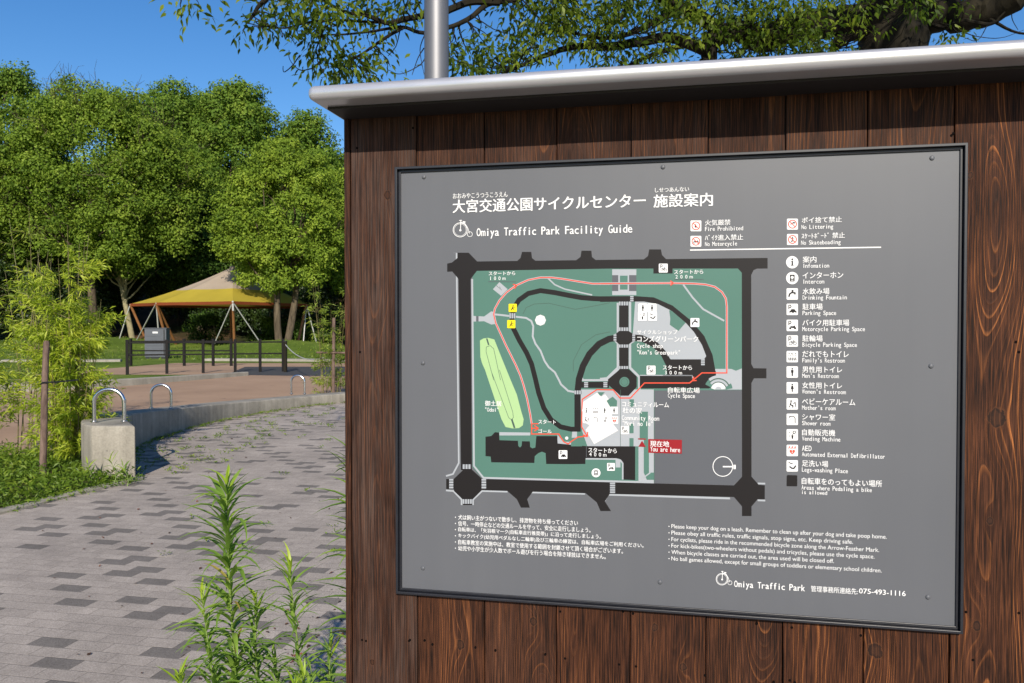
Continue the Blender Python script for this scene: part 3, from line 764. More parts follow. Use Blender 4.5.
def en(txt, x0, yb, x1, cap, bold=0.012, mono=True, part='english_lettering'):
    u0, v0 = B(x0, yb); u1 = B(x1, yb)[0]; ch = B(x0, yb - cap)[1] - v0
    if not mono:
        V, F = glyphs(txt); mn, mx = V.min(0), V.max(0)
        W = np.empty_like(V); W[:, 0] = u0 + (V[:, 0] - mn[0]) / (mx[0] - mn[0]) * (u1 - u0); W[:, 1] = v0 + V[:, 1] / CAP * ch
        put(part, W, F, bold * ch); return
    adv = (u1 - u0) / (len(txt) - 0.15)
    sy = ch / CAP
    for i, c in enumerate(txt):
        if c == ' ': continue
        V, F = glyphs(c)
        if not len(V): continue
        mn, mx = V.min(0), V.max(0); w = mx[0] - mn[0]
        tgt = min(w * sy * 0.92, adv * (0.95 if c in 'mMwW' else 0.84))
        if c in 'il1.\'":': tgt = min(w * sy, adv * 0.5)
        sxx = tgt / w; cx = u0 + adv * (i + 0.42)
        W = np.empty_like(V); W[:, 0] = cx + (V[:, 0] - (mn[0] + mx[0]) / 2) * sxx; W[:, 1] = v0 + V[:, 1] * sy
        put(part, W, F, bold * ch)
jp('大宮交通公園サイクルセンター', 453, 213.2, 645.5, 13.2, 0.022); jp('施設案内', 653.7, 207.8, 712.6, 13.0, 0.022)
jp('おおみやこうつうこうえん', 453.1, 198.9, 507.8, 5.3); jp('しせつあんない', 655, 192.6, 689, 4.6)
en('Omiya Traffic Park Facility Guide', 476.9, 236.3, 632.2, 7.8, 0.018)
en('Omiya Traffic Park', 734.2, 586.6, 804.8, 6.2, 0.018)
jp('管理事務所連絡先:', 810.8, 591.4, 857.6, 6.0, 0.008); en('075-493-1116', 858.9, 593.0, 905.4, 4.9, 0.02, False)
jp('火気厳禁', 705, 225.8, 730.4, 5.8); en('Fire Prohibited', 705, 231.2, 743, 4.2); jp('ﾊﾞｲｸ進入禁止', 705, 240.8, 743, 5.8); en('No Motorcycle', 705, 246.2, 737, 4.2)
jp('ポイ捨て禁止', 801.7, 223.3, 841.6, 5.8); en('No Littering', 801.4, 229.3, 833, 4.2); jp('ｽｹｰﾄﾎﾞｰﾄﾞ 禁止', 801.4, 239, 844.6, 5.8); en('No Skateboading', 801, 244.9, 840.4, 4.2)
LT = [('案内', 816.2, 'Infomation', 829), ('インターホン', 843, 'Intercom', 824), ('水飲み場', 829.2, 'Drinking Fountain', 846.7), ('駐車場', 822.4, 'Parking Space', 836), ('バイク用駐車場', 849, 'Motorcycle Parking Space', 864.8),
      ('駐輪場', 822.4, 'Bicycle Parking Space', 856.8), ('だれでもトイレ', 848.5, "Family's Restroom", 844.6), ('男性用トイレ', 841.9, "Men's Restroom", 838.6), ('女性用トイレ', 841.9, "Women's Restroom", 845.6), ('ベビーケアルーム', 855, "Mother's room", 835.4),
      ('シャワー室', 835, 'Shower room', 830.2), ('自動販売機', 835, 'Vending Machine', 840.2), ('AED', 811.4, 'Automated External Defibrillator', 884.8), ('足洗い場', 828, 'Legs-washing Place', 847.7)]
for i, (ly, (a, ax, b, bx)) in enumerate(zip(LY, LT)):
    x0 = 802.6 - 0.06 * i
    if a == 'AED': en('AED', x0, ly + 0.3, ax, 5.2, 0.01)
    else: jp(a, x0, ly + 0.5, ax, 6.3)
    en(b, x0, ly + 5.7, bx, 4.2, 0.01)
jp('自転車をのってもよい場所', 801.6, 484.0, 881.8, 6.6); en('Areas where Pedaling a bike', 801.4, 489.3, 871.6, 4.2, 0.01); en('is allowed', 801.2, 493.8, 827, 3.8, 0.01)
JN = ['犬は飼い主がつないで散歩し、排泄物を持ち帰ってください', '信号、一時停止などの交通ルールを守って、安全に走行しましょう。', '自転車は、「矢羽根マーク(自転車走行推奨帯)」に沿って走行しましょう。', 'キックバイク(幼児用ペダルなし二輪車)及び三輪車の練習は、自転車広場をご利用ください。', '自転車教室の実施中は、教室で使用する範囲を封鎖させて頂く場合がございます。', '幼児や小学生が少人数でボール遊びを行う場合を除き球技はできません。']
for i, (t, x1) in enumerate(zip(JN, (578, 590.6, 601, 643.6, 623, 605.8))):
    yb = 519.5 + i * 6.18; jp(t, 458.4, yb, x1, 5.0, 0.010); TGT[0] = 'bullet_dot#%d' % i; circ('bullet_dot', 455.6, yb - 2.4, 0.55, n=8)
EN = ['Please keep your dog on a leash. Remember to clean up after your dog and take poop home.', 'Please obey all traffic rules, traffic signals, stop signs, etc. Keep driving safe.', 'For cyclists, please ride in the recommended bicycle zone along the Arrow-Feather Mark.', 'For kick-bikes(two-wheelers without pedals) and tricycles, please use the cycle space.', 'When bicycle classes are carried out, the area used will be closed off.', 'No ball games allowed, except for small groups of toddlers or elementary school children.']
for i, (t, x1) in enumerate(zip(EN, (886.6, 852.9, 879, 874.4, 833.8, 881.6))):
    yb = 527.9 + i * 6.45; en(t, 671.4, yb, x1, 3.9, 0.0, False); TGT[0] = 'bullet_dot#%d' % (i + 10); circ('bullet_dot', 669, yb - 1.7, 0.55, n=8)
for k, t, a, b, c, h in (('A', 'スタートから', 238, 173, 367, 19), ('B', 'スタートから', 316, 146, 440, 18), ('B', 'スタートから', 268, 553, 392, 19), ('D', 'スタートから', 90, 401, 228, 23), ('B', 'サイクルショップ', 158, 403, 330, 19), ('B', 'コンズグリーンパーク', 159, 435, 418, 26),
                       ('B', '自転車広場', 290, 651, 425, 23), ('C', '御土居', 220, 175, 300, 26), ('C', 'スタート', 480, 262, 565, 21), ('C', 'ゴール', 480, 307, 545, 20), ('D', 'コミュニティルーム', 255, 179, 482, 25), ('D', '杜の家', 257, 211, 351, 29), ('D', '現在地', 391, 373, 483, 29)):
    s = Z0[k][2]; (x0, yb), (x1, _) = cv(k, [(a, b), (c, b)]); jp(t, x0, yb, x1, h / s, 0.014)
for k, t, a, b, c, h in (('A', '100m', 238, 196, 322, 17), ('B', '200m', 318, 165, 398, 15), ('B', '300m', 272, 573, 352, 15), ('D', '400m', 90, 419, 180, 18), ('B', 'Cycle shop', 158, 460, 268, 18), ('B', '"Kon\'s Greenpark"', 158, 488, 343, 18), ('B', 'Cycle Space', 290, 672, 405, 18),
                       ('C', '"Odoi"', 219, 202, 287, 19), ('D', 'Community Room', 253, 243, 434, 22), ('D', '"Mori no Ie"', 255, 270, 405, 22), ('D', 'You are here', 392, 396, 537, 23)):
    s = Z0[k][2]; (x0, yb), (x1, _) = cv(k, [(a, b), (c, b)]); en(t, x0, yb, x1, h / s, 0.01)
for nm, mb in letters.items(): mb.build(nm, M['white'], panel)
for nm, mb in layer.items():
    o = mb.build(nm.split('#')[0], None, panel); used = []
    for k in mb.fm:
        if k not in used: used.append(k); o.data.materials.append(M[k])
    o.data.polygons.foreach_set('material_index', [used.index(k) for k in mb.fm])

# steel post behind
pt = thing('steel_post', Vector(((437 - CX) / FPX * 2.28, 2.28, 0)), 'satin grey steel pole rising behind the map board', 'pole')
mb = MB(); mb.tube([(0, 0, 0.0), (0, 0, 3.6)], 0.0345, 40); mb.build('pole_tube', M['pole'], pt, smooth=True)
mb = MB(); mb.tube([(0, 0, 0.0), (0, 0, 0.012)], 0.10, 32); mb.build('base_plate', M['pole'], pt, smooth=True)
mb = MB(); mb.tube([(0, 0, 3.6), (0, 0, 3.62), (0, 0, 3.635)], [0.0345, 0.028, 0.005], 40); mb.build('end_cap', M['pole'], pt, smooth=True)
# ------------------------------------------------------------------ light
SUN_EL, TRAVEL = R(30.0), R(-2.0)               # travel heading of the light, from +Y towards +X
tv = Vector((math.sin(TRAVEL) * math.cos(SUN_EL), math.cos(TRAVEL) * math.cos(SUN_EL), -math.sin(SUN_EL)))
ld = bpy.data.lights.new('sun', 'SUN'); ld.energy = 4.9; ld.angle = R(0.53); ld.color = (1.0, 0.915, 0.79)
lo = bpy.data.objects.new('sun', ld); COL.objects.link(lo); lo.rotation_euler = tv.to_track_quat('-Z', 'Y').to_euler(); lo.location = (0, 0, 30)
w = bpy.data.worlds.new('World'); S.world = w; w.use_nodes = True
nt = w.node_tree; bg = nt.nodes['Background']
sky = nt.nodes.new('ShaderNodeTexSky'); sky.sky_type = 'NISHITA'; sky.sun_disc = False
sky.sun_elevation = SUN_EL; sky.sun_rotation = math.atan2(-tv.x, -tv.y)
sky.altitude = 50; sky.air_density = 1.0; sky.dust_density = 0.45; sky.ozone_density = 3.0
hs = nt.nodes.new('ShaderNodeHueSaturation'); hs.inputs['Saturation'].default_value = 1.30; hs.inputs['Value'].default_value = 1.0
nt.links.new(sky.outputs[0], hs.inputs['Color']); nt.links.new(hs.outputs[0], bg.inputs[0]); hs.inputs['Hue'].default_value = 0.506; bg.inputs[1].default_value = 0.112
S.view_settings.view_transform = 'Standard'; S.view_settings.look = 'None'; S.view_settings.exposure = 0.33; S.view_settings.gamma = 1.0
S.cycles.max_bounces = 6; S.cycles.diffuse_bounces = 3; S.cycles.glossy_bounces = 3; S.cycles.transmission_bounces = 4; S.cycles.transparent_max_bounces = 6
S.cycles.sample_clamp_indirect = 6
S.cycles.use_denoising = True

# ------------------------------------------------------------------ ground
m = NT('rough_lawn')
p = m.wpos()
f = m.math('ADD', m.math('MULTIPLY', m.noise(p, 0.35, 5, 0.65), 0.6), m.math('MULTIPLY', m.noise(p, 9, 4, 0.7), 0.4))
m.set('Base Color', m.ramp(f, [(0.30, (0.040, 0.065, 0.010)), (0.50, (0.095, 0.145, 0.02)), (0.66, (0.18, 0.22, 0.045))])).set('Roughness', 0.95).set('Specular IOR Level', 0.1)
m.bump(m.noise(p, 14, 3), 1.0, 0.06)
M['lawn'] = m.m
m = NT('shade_toned_soil')
p = m.wpos()
f = m.math('ADD', m.math('MULTIPLY', m.noise(p, 0.22, 4, 0.6), 0.7), m.math('MULTIPLY', m.noise(p, 5, 4, 0.7), 0.3))
m.set('Base Color', m.ramp(f, [(0.36, (0.020, 0.034, 0.008)), (0.5, (0.045, 0.034, 0.016)), (0.62, (0.12, 0.065, 0.035))])).set('Roughness', 0.95).set('Specular IOR Level', 0.1)  # dark tones stand in for shadow under the trees, brown is bare earth
m.bump(m.noise(p, 5, 4), 1.0, 0.1)
M['soil'] = m.m
m = NT('planting_bed_soil')
p = m.wpos()
f = m.noise(p, 7, 5, 0.7)
m.set('Base Color', m.ramp(f, [(0.35, (0.030, 0.032, 0.012)), (0.65, (0.085, 0.075, 0.035))])).set('Roughness', 0.95).set('Specular IOR Level', 0.1)
m.bump(f, 0.8, 0.03); M['bed'] = m.m
m = NT('brown_plaza_surface')
p = m.wpos()
f = m.math('ADD', m.math('MULTIPLY', m.noise(p, 0.5, 5, 0.6), 0.55), m.math('MULTIPLY', m.noise(p, 45, 3, 0.7), 0.45))
c = m.ramp(f, [(0.34, (0.27, 0.175, 0.112)), (0.64, (0.40, 0.268, 0.176))])
sp_ = m.ramp(m.noise(m.wpos(scale=(1, 1, 1)), 3.2, 2, 0.5), [(0.70, g3(0)), (0.74, g3(0.5))])
c = m.mix(sp_, c, (0.10, 0.075, 0.055))
m.set('Base Color', c).set('Roughness', 0.9).set('Specular IOR Level', 0.2); m.bump(m.noise(p, 60, 3), 0.5, 0.01)
M['plaza'] = m.m
m = NT('dark_asphalt')
p = m.wpos(); f = m.noise(p, 30, 4, 0.7)
m.set('Base Color', m.ramp(f, [(0.35, (0.035, 0.035, 0.038)), (0.65, (0.075, 0.073, 0.072))])).set('Roughness', 0.9).set('Specular IOR Level', 0.25); M['asphalt'] = m.m

# interlocking pavers, laid square to the sign
m = NT('grey_block_paving')
rot = m.wpos(rot=(0, 0, -SIGN_RZ))
mp = m.n('Mapping'); m.put(mp.inputs[0], rot)
def brick(c1, c2, mortar, msize, bias=0.0):
    b = m.n('TexBrick'); m.put(b.inputs['Vector'], rot)
    b.offset = 0.5; b.offset_frequency = 2; b.squash = 1.0
    b.inputs['Color1'].default_value = (*c1, 1); b.inputs['Color2'].default_value = (*c2, 1); b.inputs['Mortar'].default_value = (*mortar, 1)
    b.inputs['Scale'].default_value = 1.0; b.inputs['Mortar Size'].default_value = msize; b.inputs['Mortar Smooth'].default_value = 0.15; b.inputs['Bias'].default_value = bias
    b.inputs['Brick Width'].default_value = 0.2; b.inputs['Row Height'].default_value = 0.1
    return b
br = brick((0, 0, 0), (1, 1, 1), (0.5, 0.5, 0.5), 0.0)
# one stable random value per block
sx2 = m.n('SeparateXYZ'); m.put(sx2.inputs[0], rot)
row = m.math('FLOOR', m.math('DIVIDE', sx2.outputs[1], 0.1))
half = m.math('MULTIPLY', m.math('MODULO', m.math('ADD', row, 1000.0), 2.0), 0.5)
colm = m.math('FLOOR', m.math('ADD', m.math('DIVIDE', sx2.outputs[0], 0.2), half))
cc = m.n('CombineXYZ'); m.put(cc.inputs[0], row); m.put(cc.inputs[1], colm)
wn = m.n('TexWhiteNoise', noise_dimensions='3D'); m.put(wn.inputs['Vector'], cc.outputs[0])
rv = wn.outputs['Value']
fu = m.math('FRACT', m.math('ADD', m.math('DIVIDE', sx2.outputs[0], 0.2), half)); fv = m.math('FRACT', m.math('DIVIDE', sx2.outputs[1], 0.1))
eu = m.math('MULTIPLY', m.math('MINIMUM', fu, m.math('SUBTRACT', 1.0, fu)), 0.2); ev = m.math('MULTIPLY', m.math('MINIMUM', fv, m.math('SUBTRACT', 1.0, fv)), 0.1)
edge = m.math('MINIMUM', eu, ev)
wob = m.math('MULTIPLY', m.math('SUBTRACT', m.noise(rot, 30, 2), 0.5), 0.002)
joint = m.ramp(m.math('ADD', edge, wob), [(0.0010, g3(1.0)), (0.0030, g3(0))])
key = m.math('MODULO', m.math('ADD', m.math('ADD', m.math('MULTIPLY', row, 2.0), colm), 3000.0), 3.0)
dark = m.math('MULTIPLY', m.math('GREATER_THAN', rv, 0.54), m.math('LESS_THAN', m.math('ABSOLUTE', m.math('SUBTRACT', key, 1.0)), 0.5))
grain = m.noise(rot, 160, 3, 0.75); big = m.noise(rot, 0.9, 4, 0.6); mid = m.noise(rot, 7, 4, 0.6)
light = m.ramp(grain, [(0.30, (0.235, 0.201, 0.171)), (0.66, (0.475, 0.412, 0.356))])
light = m.mix(1.0, light, m.ramp(rv, [(0.0, g3(0.92)), (1.0, g3(1.06))]), 'MULTIPLY')
dk = m.ramp(grain, [(0.30, (0.112, 0.099, 0.087)), (0.7, (0.235, 0.208, 0.184))])
c = m.mix(dark, light, dk)
c = m.mix(1.0, c, m.ramp(m.math('ADD', m.math('MULTIPLY', big, 0.6), m.math('MULTIPLY', mid, 0.4)), [(0.36, g3(0.74)), (0.60, g3(1.05))]), 'MULTIPLY')
c = m.mix(m.math('MULTIPLY', joint, m.math('MULTIPLY_ADD', mid, 0.9, 0.05)), c, (0.105, 0.09, 0.072))
m.set('Base Color', c).set('Roughness', 0.88).set('Specular IOR Level', 0.22)
m.bump(m.math('SUBTRACT', m.math('MULTIPLY', grain, 0.35), joint), 0.5, 0.003)
M['pavers'] = m.m

sheet('ground', [(-700, -60), (700, -60), (700, 1200), (-700, 1200)], 0.0, M['lawn'])
# inner line of the seat wall (from the block round to behind the sign)
WI = catmull([(-3.70, 7.84, .53), (-4.28, 8.85, .50), (-4.66, 10.0, .43), (-4.76, 11.4, .34), (-4.60, 13.0, .26), (-4.10, 14.5, .205), (-3.34, 15.8, .18), (-1.9, 17.1, .175), (0.3, 18.0, .17), (3.5, 18.4, .17), (7.5, 18.2, .17)], 7)
EDG = [(-3.72, 7.86), (-3.95, 7.14), (-4.15, 6.49), (-4.45, 5.7), (-5.0, 4.6), (-6.2, 2.8), (-8.5, 0.5)]
pav = [(p.x - 0.05, p.y + 0.05) for p in WI]
sheet('paving', [(-8.5, -4), (12, -4), (12, 18.2)] + pav[::-1] + EDG[1:], 0.004, M['pavers'])
# brown plaza between the wall and the far kerb
sheet('plaza', [(p.x - 0.2, p.y + 0.1) for p in WI] + [(14, 18.2), (24, 24), (30, 33.2), (-8.0, 33.2), (-14, 33.2), (-15, 25.2), (-8.2, 25.0), (-10.1, 20.0), (-11.6, 18.4), (-19, 15.0), (-25, 11), (-12, 9.6), (-6.5, 9.4), (-4.9, 9.0)], 0.004, M['plaza'])
sheet('footpath', [gnd(226, 375).to_tuple()[:2], gnd(300, 376).to_tuple()[:2], gnd(520, 378).to_tuple()[:2], (20, 33), gnd(420, 366.5).to_tuple()[:2], gnd(245, 367).to_tuple()[:2]], 0.008, M['asphalt'])
sheet('planting_bed', [(p[0], p[1]) for p in EDG] + [(-14, 0.5), (-14, 9.3), (-6.5, 9.35), (-4.9, 9.0), (-4.3, 8.3)], 0.012, M['bed'])
# rising wooded slope
def hill(name, x0, x1, y0, y1, fn, mat, nx=60, ny=40):
    vs = []; fs = []
    for j in range(ny + 1):
        for i in range(nx + 1):
            x = x0 + (x1 - x0) * i / nx; y = y0 + (y1 - y0) * (j / ny) ** 1.5
            vs.append((x, y, fn(x, y)))
    for j in range(ny):
        for i in range(nx):
            a = j * (nx + 1) + i; fs.append((a, a + 1, a + nx + 2, a + nx + 1))
    me = bpy.data.meshes.new(name); me.from_pydata(vs, [], fs); me.update()
    return tag(link(name, me, mat, smooth=True), kind='structure')
def hz(x, y):
    t = max(0.0, (y - 58 + 0.10 * (x + 20)) / 40)
    s = t * t * (3 - 2 * t) if t < 1 else 1 + (t - 1) * 0.6
    return -0.25 + 8.5 * s + 0.35 * smooth_noise(x * 0.12, 1.0) * min(1, t * 4) + 0.2 * smooth_noise(x * 0.4 + y * 0.3, 2.0) * min(1, t * 4)
hill('hillside', -110, 90, 54, 190, hz, M['soil'])
# low mound of lawn in front of the wood
def mz(x, y):
    a = math.exp(-(((x + 14.5) / 4.5) ** 2 + ((y - 50) / 3.2) ** 2)) * 0.75 + math.exp(-(((x + 30) / 9) ** 2 + ((y - 56) / 4.5) ** 2)) * 0.9
    return a - 0.06 + 0.02 * smooth_noise(x * 2, y)
hill('lawn_mound', -48, 4, 42, 66, mz, M['lawn'], 70, 30)

# kerbs
def ribbon(mb, P, w, h0, h1, z0=-0.02):
    """vertical sided strip along P (inner line), thickness w to the left of travel"""
    P = [Vector((p[0], p[1], 0)) for p in P]; n = len(P); vs = []
    for i, q in enumerate(P):
        t = (P[min(i + 1, n - 1)] - P[max(i - 1, 0)]).normalized(); nn = Vector((-t.y, t.x, 0))
        h = h0 + (h1 - h0) * i / (n - 1)
        o = q + nn * w
        vs += [(q.x, q.y, z0), (q.x, q.y, h), (o.x, o.y, h), (o.x, o.y, z0)]
    fs = []
    for i in range(n - 1):
        for k in range(4):
            k2 = (k + 1) % 4; fs.append((i * 4 + k, i * 4 + k2, i * 4 + 4 + k2, i * 4 + 4 + k))
    fs += [(0, 3, 2, 1), tuple((n - 1) * 4 + k for k in range(4))]
    mb.add(vs, fs)
mb = MB(); ribbon(mb, catmull([(a, b, 0) for a, b in EDG], 5), 0.11, 0.03, 0.03); o = mb.build('kerb', M['concrete'], None, bevel=0.008)
tag(o, kind='structure')
mb = MB(); ribbon(mb, catmull([(-25, 10.6, 0), (-17, 14.8, 0), (-11.6, 18.2, 0), (-10.1, 19.7, 0), (-9.1, 22, 0), (-8.1, 24.6, 0)], 5), 0.22, 0.30, 0.12)
tag(mb.build('far_kerb', M['concrete_far'], None, bevel=0.02), 'low pale concrete kerb wall across the brown plaza, below the dark railing', 'kerb wall')
mb = MB(); ribbon(mb, [(-22, 34.1, 0), (-17.4, 34.3, 0), (-16.9, 34.5, 0)], 0.9, 0.09, 0.09); tag(mb.build('path_kerb', M['concrete_far'], None, bevel=0.02), 'short pale concrete kerb in front of the grey cabinet', 'kerb')
mb = MB(); ribbon(mb, catmull([(-13.6, 35.3, 0), (-9, 34.7, 0), (-4, 34.3, 0), (6, 34, 0), (20, 34, 0)], 4), 0.7, 0.10, 0.10); tag(mb.build('path_kerb', M['concrete_far'], None, bevel=0.02), 'long pale concrete kerb of the lawn under the canopy tent', 'kerb')

# seat wall
P = WI; n = len(P); vs = []
for i, q in enumerate(P):
    t = (P[min(i + 1, n - 1)] - P[max(i - 1, 0)]); t.z = 0; t.normalize()
    nn = Vector((-t.y, t.x, 0))
    if i == 0: nn = Vector((-1, 0, 0))
    elif i < 4: nn = (nn * (i / 4) + Vector((-1, 0, 0)) * (1 - i / 4)).normalized()
    o = Vector((q.x, q.y, 0)) + nn * 0.43
    vs += [(q.x, q.y, -0.05), (q.x, q.y, q.z), (o.x, o.y, q.z), (o.x, o.y, -0.05)]
fs = []
for i in range(n - 1):
    for k in range(4):
        k2 = (k + 1) % 4; fs.append((i * 4 + k, i * 4 + k2, i * 4 + 4 + k2, i * 4 + 4 + k))
fs += [(0, 3, 2, 1), tuple((n - 1) * 4 + k for k in range(4))]
mb = MB(); mb.add(vs, fs)
wl = mb.build('seat_wall', M['concrete'], None, smooth=True, bevel=0.022, seg=3)
tag(wl, 'curved low concrete seat wall ending in a square block, steel hoops on top', 'low wall')

# steel hoops
HOOP = []
def hoop(px, Yd, z, wdt, h, rz, label):
    X = (px - CX) / FPX * Yd
    t = thing('steel_hoop', (X, Yd, z), label, 'steel hoop', 'steel hoops on the seat wall', rz)
    r = 0.0195; hw = wdt / 2; pts = [(-hw, 0, -0.02), (-hw, 0, h - hw * 0.92)]
    for k in range(1, 12):
        a = math.pi * k / 12; pts.append((-hw * math.cos(a), 0, h - hw * 0.92 + hw * 0.92 * math.sin(a)))
    pts += [(hw, 0, h - hw * 0.92), (hw, 0, -0.02)]
    mb = MB(); mb.tube(pts, r, 18); mb.build('hoop_tube', M['steel'], t, smooth=True)
    for s in (-1, 1):
        mb = MB(); mb.tube([(s * hw, 0, 0.0), (s * hw, 0, 0.008), (s * hw, 0, 0.011)], [0.036, 0.036, 0.024], 20); mb.build('base_flange', M['steel'], t, smooth=True)
    mb = MB(); mb.tube([(hw, 0, h * 0.58), (hw, 0, h * 0.58 + 0.03)], r + 0.003, 18); mb.build('collar', M['steel'], t, smooth=True)
hoop(108.4, 8.22, .525, .30, .335, R(4), 'polished steel hoop on the square end block of the wall, nearest hoop')
hoop(160.6, 11.45, .337, .28, .335, R(3), 'polished steel hoop in the middle of the curved wall, between the two others')
hoop(297.6, 15.75, .185, .27, .36, R(-6), 'polished steel hoop farthest along the wall, beside the small bamboo')

# ------------------------------------------------------------------ railing
def railing(P, posts, h, label):
    a, b = Vector((*P[0], 0)), Vector((*P[1], 0))
    t = thing('metal_railing', a, label, 'railing'); d = (b - a); L = d.length; ang = math.atan2(d.y, d.x); t.rotation_euler.z = ang
    for s in posts:
        mb = MB(); mb.box(s * L - .045, s * L + .045, -.045, .045, 0, h); mb.build('post', M['rail'], t, bevel=0.006)
    for z in (h - 0.10, h * 0.56):
        mb = MB(); mb.box(0, L, -.02, .02, z - .024, z + .024); mb.build('rail', M['rail'], t, bevel=0.006)
p0, p1 = gnd(127, 374.7), gnd(283, 371.7)
def frac(px):
    # where along p0-p1 the photo column px falls
    k = (px - CX) / FPX
    # p = p0 + s d ; p.x = k p.y
    d = p1 - p0; return (k * p0.y - p0.x) / (d.x - k * d.y)
railing((p0[:2], p1[:2]), [frac(x) for x in (127, 166.6, 203, 235, 260, 283)], 1.10, 'near dark two-bar railing, the row standing in front of the grey cabinet')
p0, p1 = gnd(130.6, 366), gnd(231, 366)
railing((p0[:2], p1[:2]), [frac(x) for x in (130.6, 184, 213, 231)], 1.05, 'far dark two-bar railing, the second row behind the near one')
bx = gnd(285.5, 372.3)
t = thing('bollard', bx, 'single brown post standing at the right end of the near railing', 'post')
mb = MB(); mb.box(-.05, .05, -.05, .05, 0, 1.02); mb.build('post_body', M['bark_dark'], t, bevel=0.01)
mb = MB(); mb.box(-.055, .055, -.055, .055, 1.02, 1.045); mb.build('post_cap', M['black_metal'], t, bevel=0.01)
# rope from the post to the bamboo stake
q1 = Vector((bx.x, bx.y, .92)); q2 = Vector((-4.6, 19.6, .75))
mb = MB(); mb.tube([q1 + (q2 - q1) * s / 10 - Vector((0, 0, .22 * 4 * (s / 10) * (1 - s / 10))) for s in range(11)], .014, 6)
tag(mb.build('barrier_rope', M['white_pole'], None), 'thin pale rope sagging from the brown post towards the small bamboo', 'rope')

# cabinet
c0 = gnd(157.5, 358.5)
t = thing('information_cabinet', c0, 'grey metal cabinet with a white label standing behind the railing', 'cabinet', rz=R(4))
mb = MB(); mb.box(-.50, .50, -.25, .25, .08, 1.42); mb.build('body', M['cabinet'], t, bevel=.012)
mb = MB(); mb.box(-.47, .47, -.22, .22, 0, .08); mb.build('plinth', M['black_metal'], t)
mb = MB(); mb.box(-.53, .53, -.28, .28, 1.42, 1.46); mb.build('top_cover', M['cabinet'], t, bevel=.008)
for z in (.18, .62, 1.06):
    mb = MB(); mb.box(-.45, .27, -.262, -.2505, z, z + .26 if z > 1 else z + .36); mb.build('door', M['cabinet'], t, bevel=.004)
mb = MB(); mb.box(-.12, .12, -.275, -.263, 1.20, 1.28); mb.build('label_plate', M['white'], t)
mb = MB(); mb.box(.38, .43, -.27, -.251, .15, 1.38); mb.build('side_strip', M['black_metal'], t)

# ------------------------------------------------------------------ pavilion
PC = Vector(((233 - CX) / FPX * 55, 55, 0))
pv = thing('tensile_canopy', PC, 'tan and yellow peaked fabric canopy on leaning wooden masts over the lawn', 'canopy')
def loc(px, Y): return (px - CX) / FPX * Y - PC.x
EZ = 3.05
cor = [(loc(130.5, 54), -1.0), (loc(156.5, 51.5), -3.5), (loc(233, 49), -6.0), (loc(306.5, 54.5), -0.5), (4.6, 5.2), (-2.2, 5.8)]
apex = Vector((0, 0.0, 1.5 + (327 - 267.0) / FPX * 55))
def canopy_mesh(s0, s1, ns=8, nt_=8, dz=0.0):
    mb = MB(); N = len(cor); vs = []; fs = []
    for si in range(ns + 1):
        s = s0 + (s1 - s0) * si / ns
        for k in range(N):
            a, b = Vector((*cor[k], EZ)), Vector((*cor[(k + 1) % N], EZ))
            for j in range(nt_):
                u = j / nt_
                e = a.lerp(b, u); sag = 4 * u * (1 - u)
                cen = Vector((0, 0, EZ)); e = e.lerp(cen, 0.035 * sag)
                q = Vector((0, 0, 0)).lerp(Vector((e.x, e.y, 0)), s)
                prof = 1 - s; z = EZ + (apex.z - EZ) * (0.74 * prof + 0.26 * prof ** 2.2) - 0.10 * sag * s * (1 - s)
                vs.append((q.x, q.y, z + dz))
    W = N * nt_
    for si in range(ns):
        for k in range(W):
            k2 = (k + 1) % W
            fs.append((si * W + k, (si + 1) * W + k, (si + 1) * W + k2, si * W + k2))
    mb.add(vs, fs); return mb
def fabric(name, col):
    m = NT(name); f = m.noise(m.wpos(), 0.8, 4)
    m.set('Base Color', m.ramp(f, [(0.3, tuple(x * .88 for x in col)), (0.7, col)])).set('Roughness', .8).set('Specular IOR Level', .2)
    tr = m.n('BsdfTranslucent'); tr.inputs[0].default_value = (*col, 1); mx = m.n('MixShader'); mx.inputs[0].default_value = .28
    m.t.links.new(m.b.outputs[0], mx.inputs[1]); m.t.links.new(tr.outputs[0], mx.inputs[2]); m.t.links.new(mx.outputs[0], m.out.inputs[0]); return m.m
tan = fabric('tan_mesh_fabric', (0.46, 0.37, 0.285)); yel = fabric('yellow_fabric', (0.48, 0.37, 0.045)); red = fabric('orange_red_hem', (0.24, 0.06, 0.02))
canopy_mesh(0.02, 0.56).build('upper_fabric', tan, pv, smooth=False)
canopy_mesh(0.56, 1.0).build('lower_fabric', yel, pv, smooth=False)
mb = MB(); hem = []
N = len(cor)
for k in range(N):
    a, b = Vector((*cor[k], EZ)), Vector((*cor[(k + 1) % N], EZ))
    for j in range(8):
        u = j / 8; e = a.lerp(b, u).lerp(Vector((0, 0, EZ)), 0.035 * 4 * u * (1 - u)); hem.append(e)
hem.append(hem[0])
for i in range(len(hem) - 1):
    a, b = hem[i], hem[i + 1]
    mb.add([(a.x, a.y, a.z + .03), (b.x, b.y, b.z + .03), (b.x, b.y, b.z - .16), (a.x, a.y, a.z - .16)], [(0, 1, 2, 3)])
mb.build('hem', red, pv)
mb = MB(); mb.tube([(0, 0, apex.z - .25), (0, 0, apex.z + .02), (0, 0, apex.z + .08)], [.25, .18, .03], 14); mb.build('peak_cap', tan, pv, smooth=True)
def mast(top, bot, r=.085, mat='orange_wood', nm='mast'):
    mb = MB(); mb.tube([top, bot], r, 10); mb.build(nm, M[mat], pv, smooth=True)
def bz(px, py, Y):
    X = (px - CX) / FPX * Y; return Vector((X - PC.x, Y - PC.y, mz(X, Y) + 0.0))
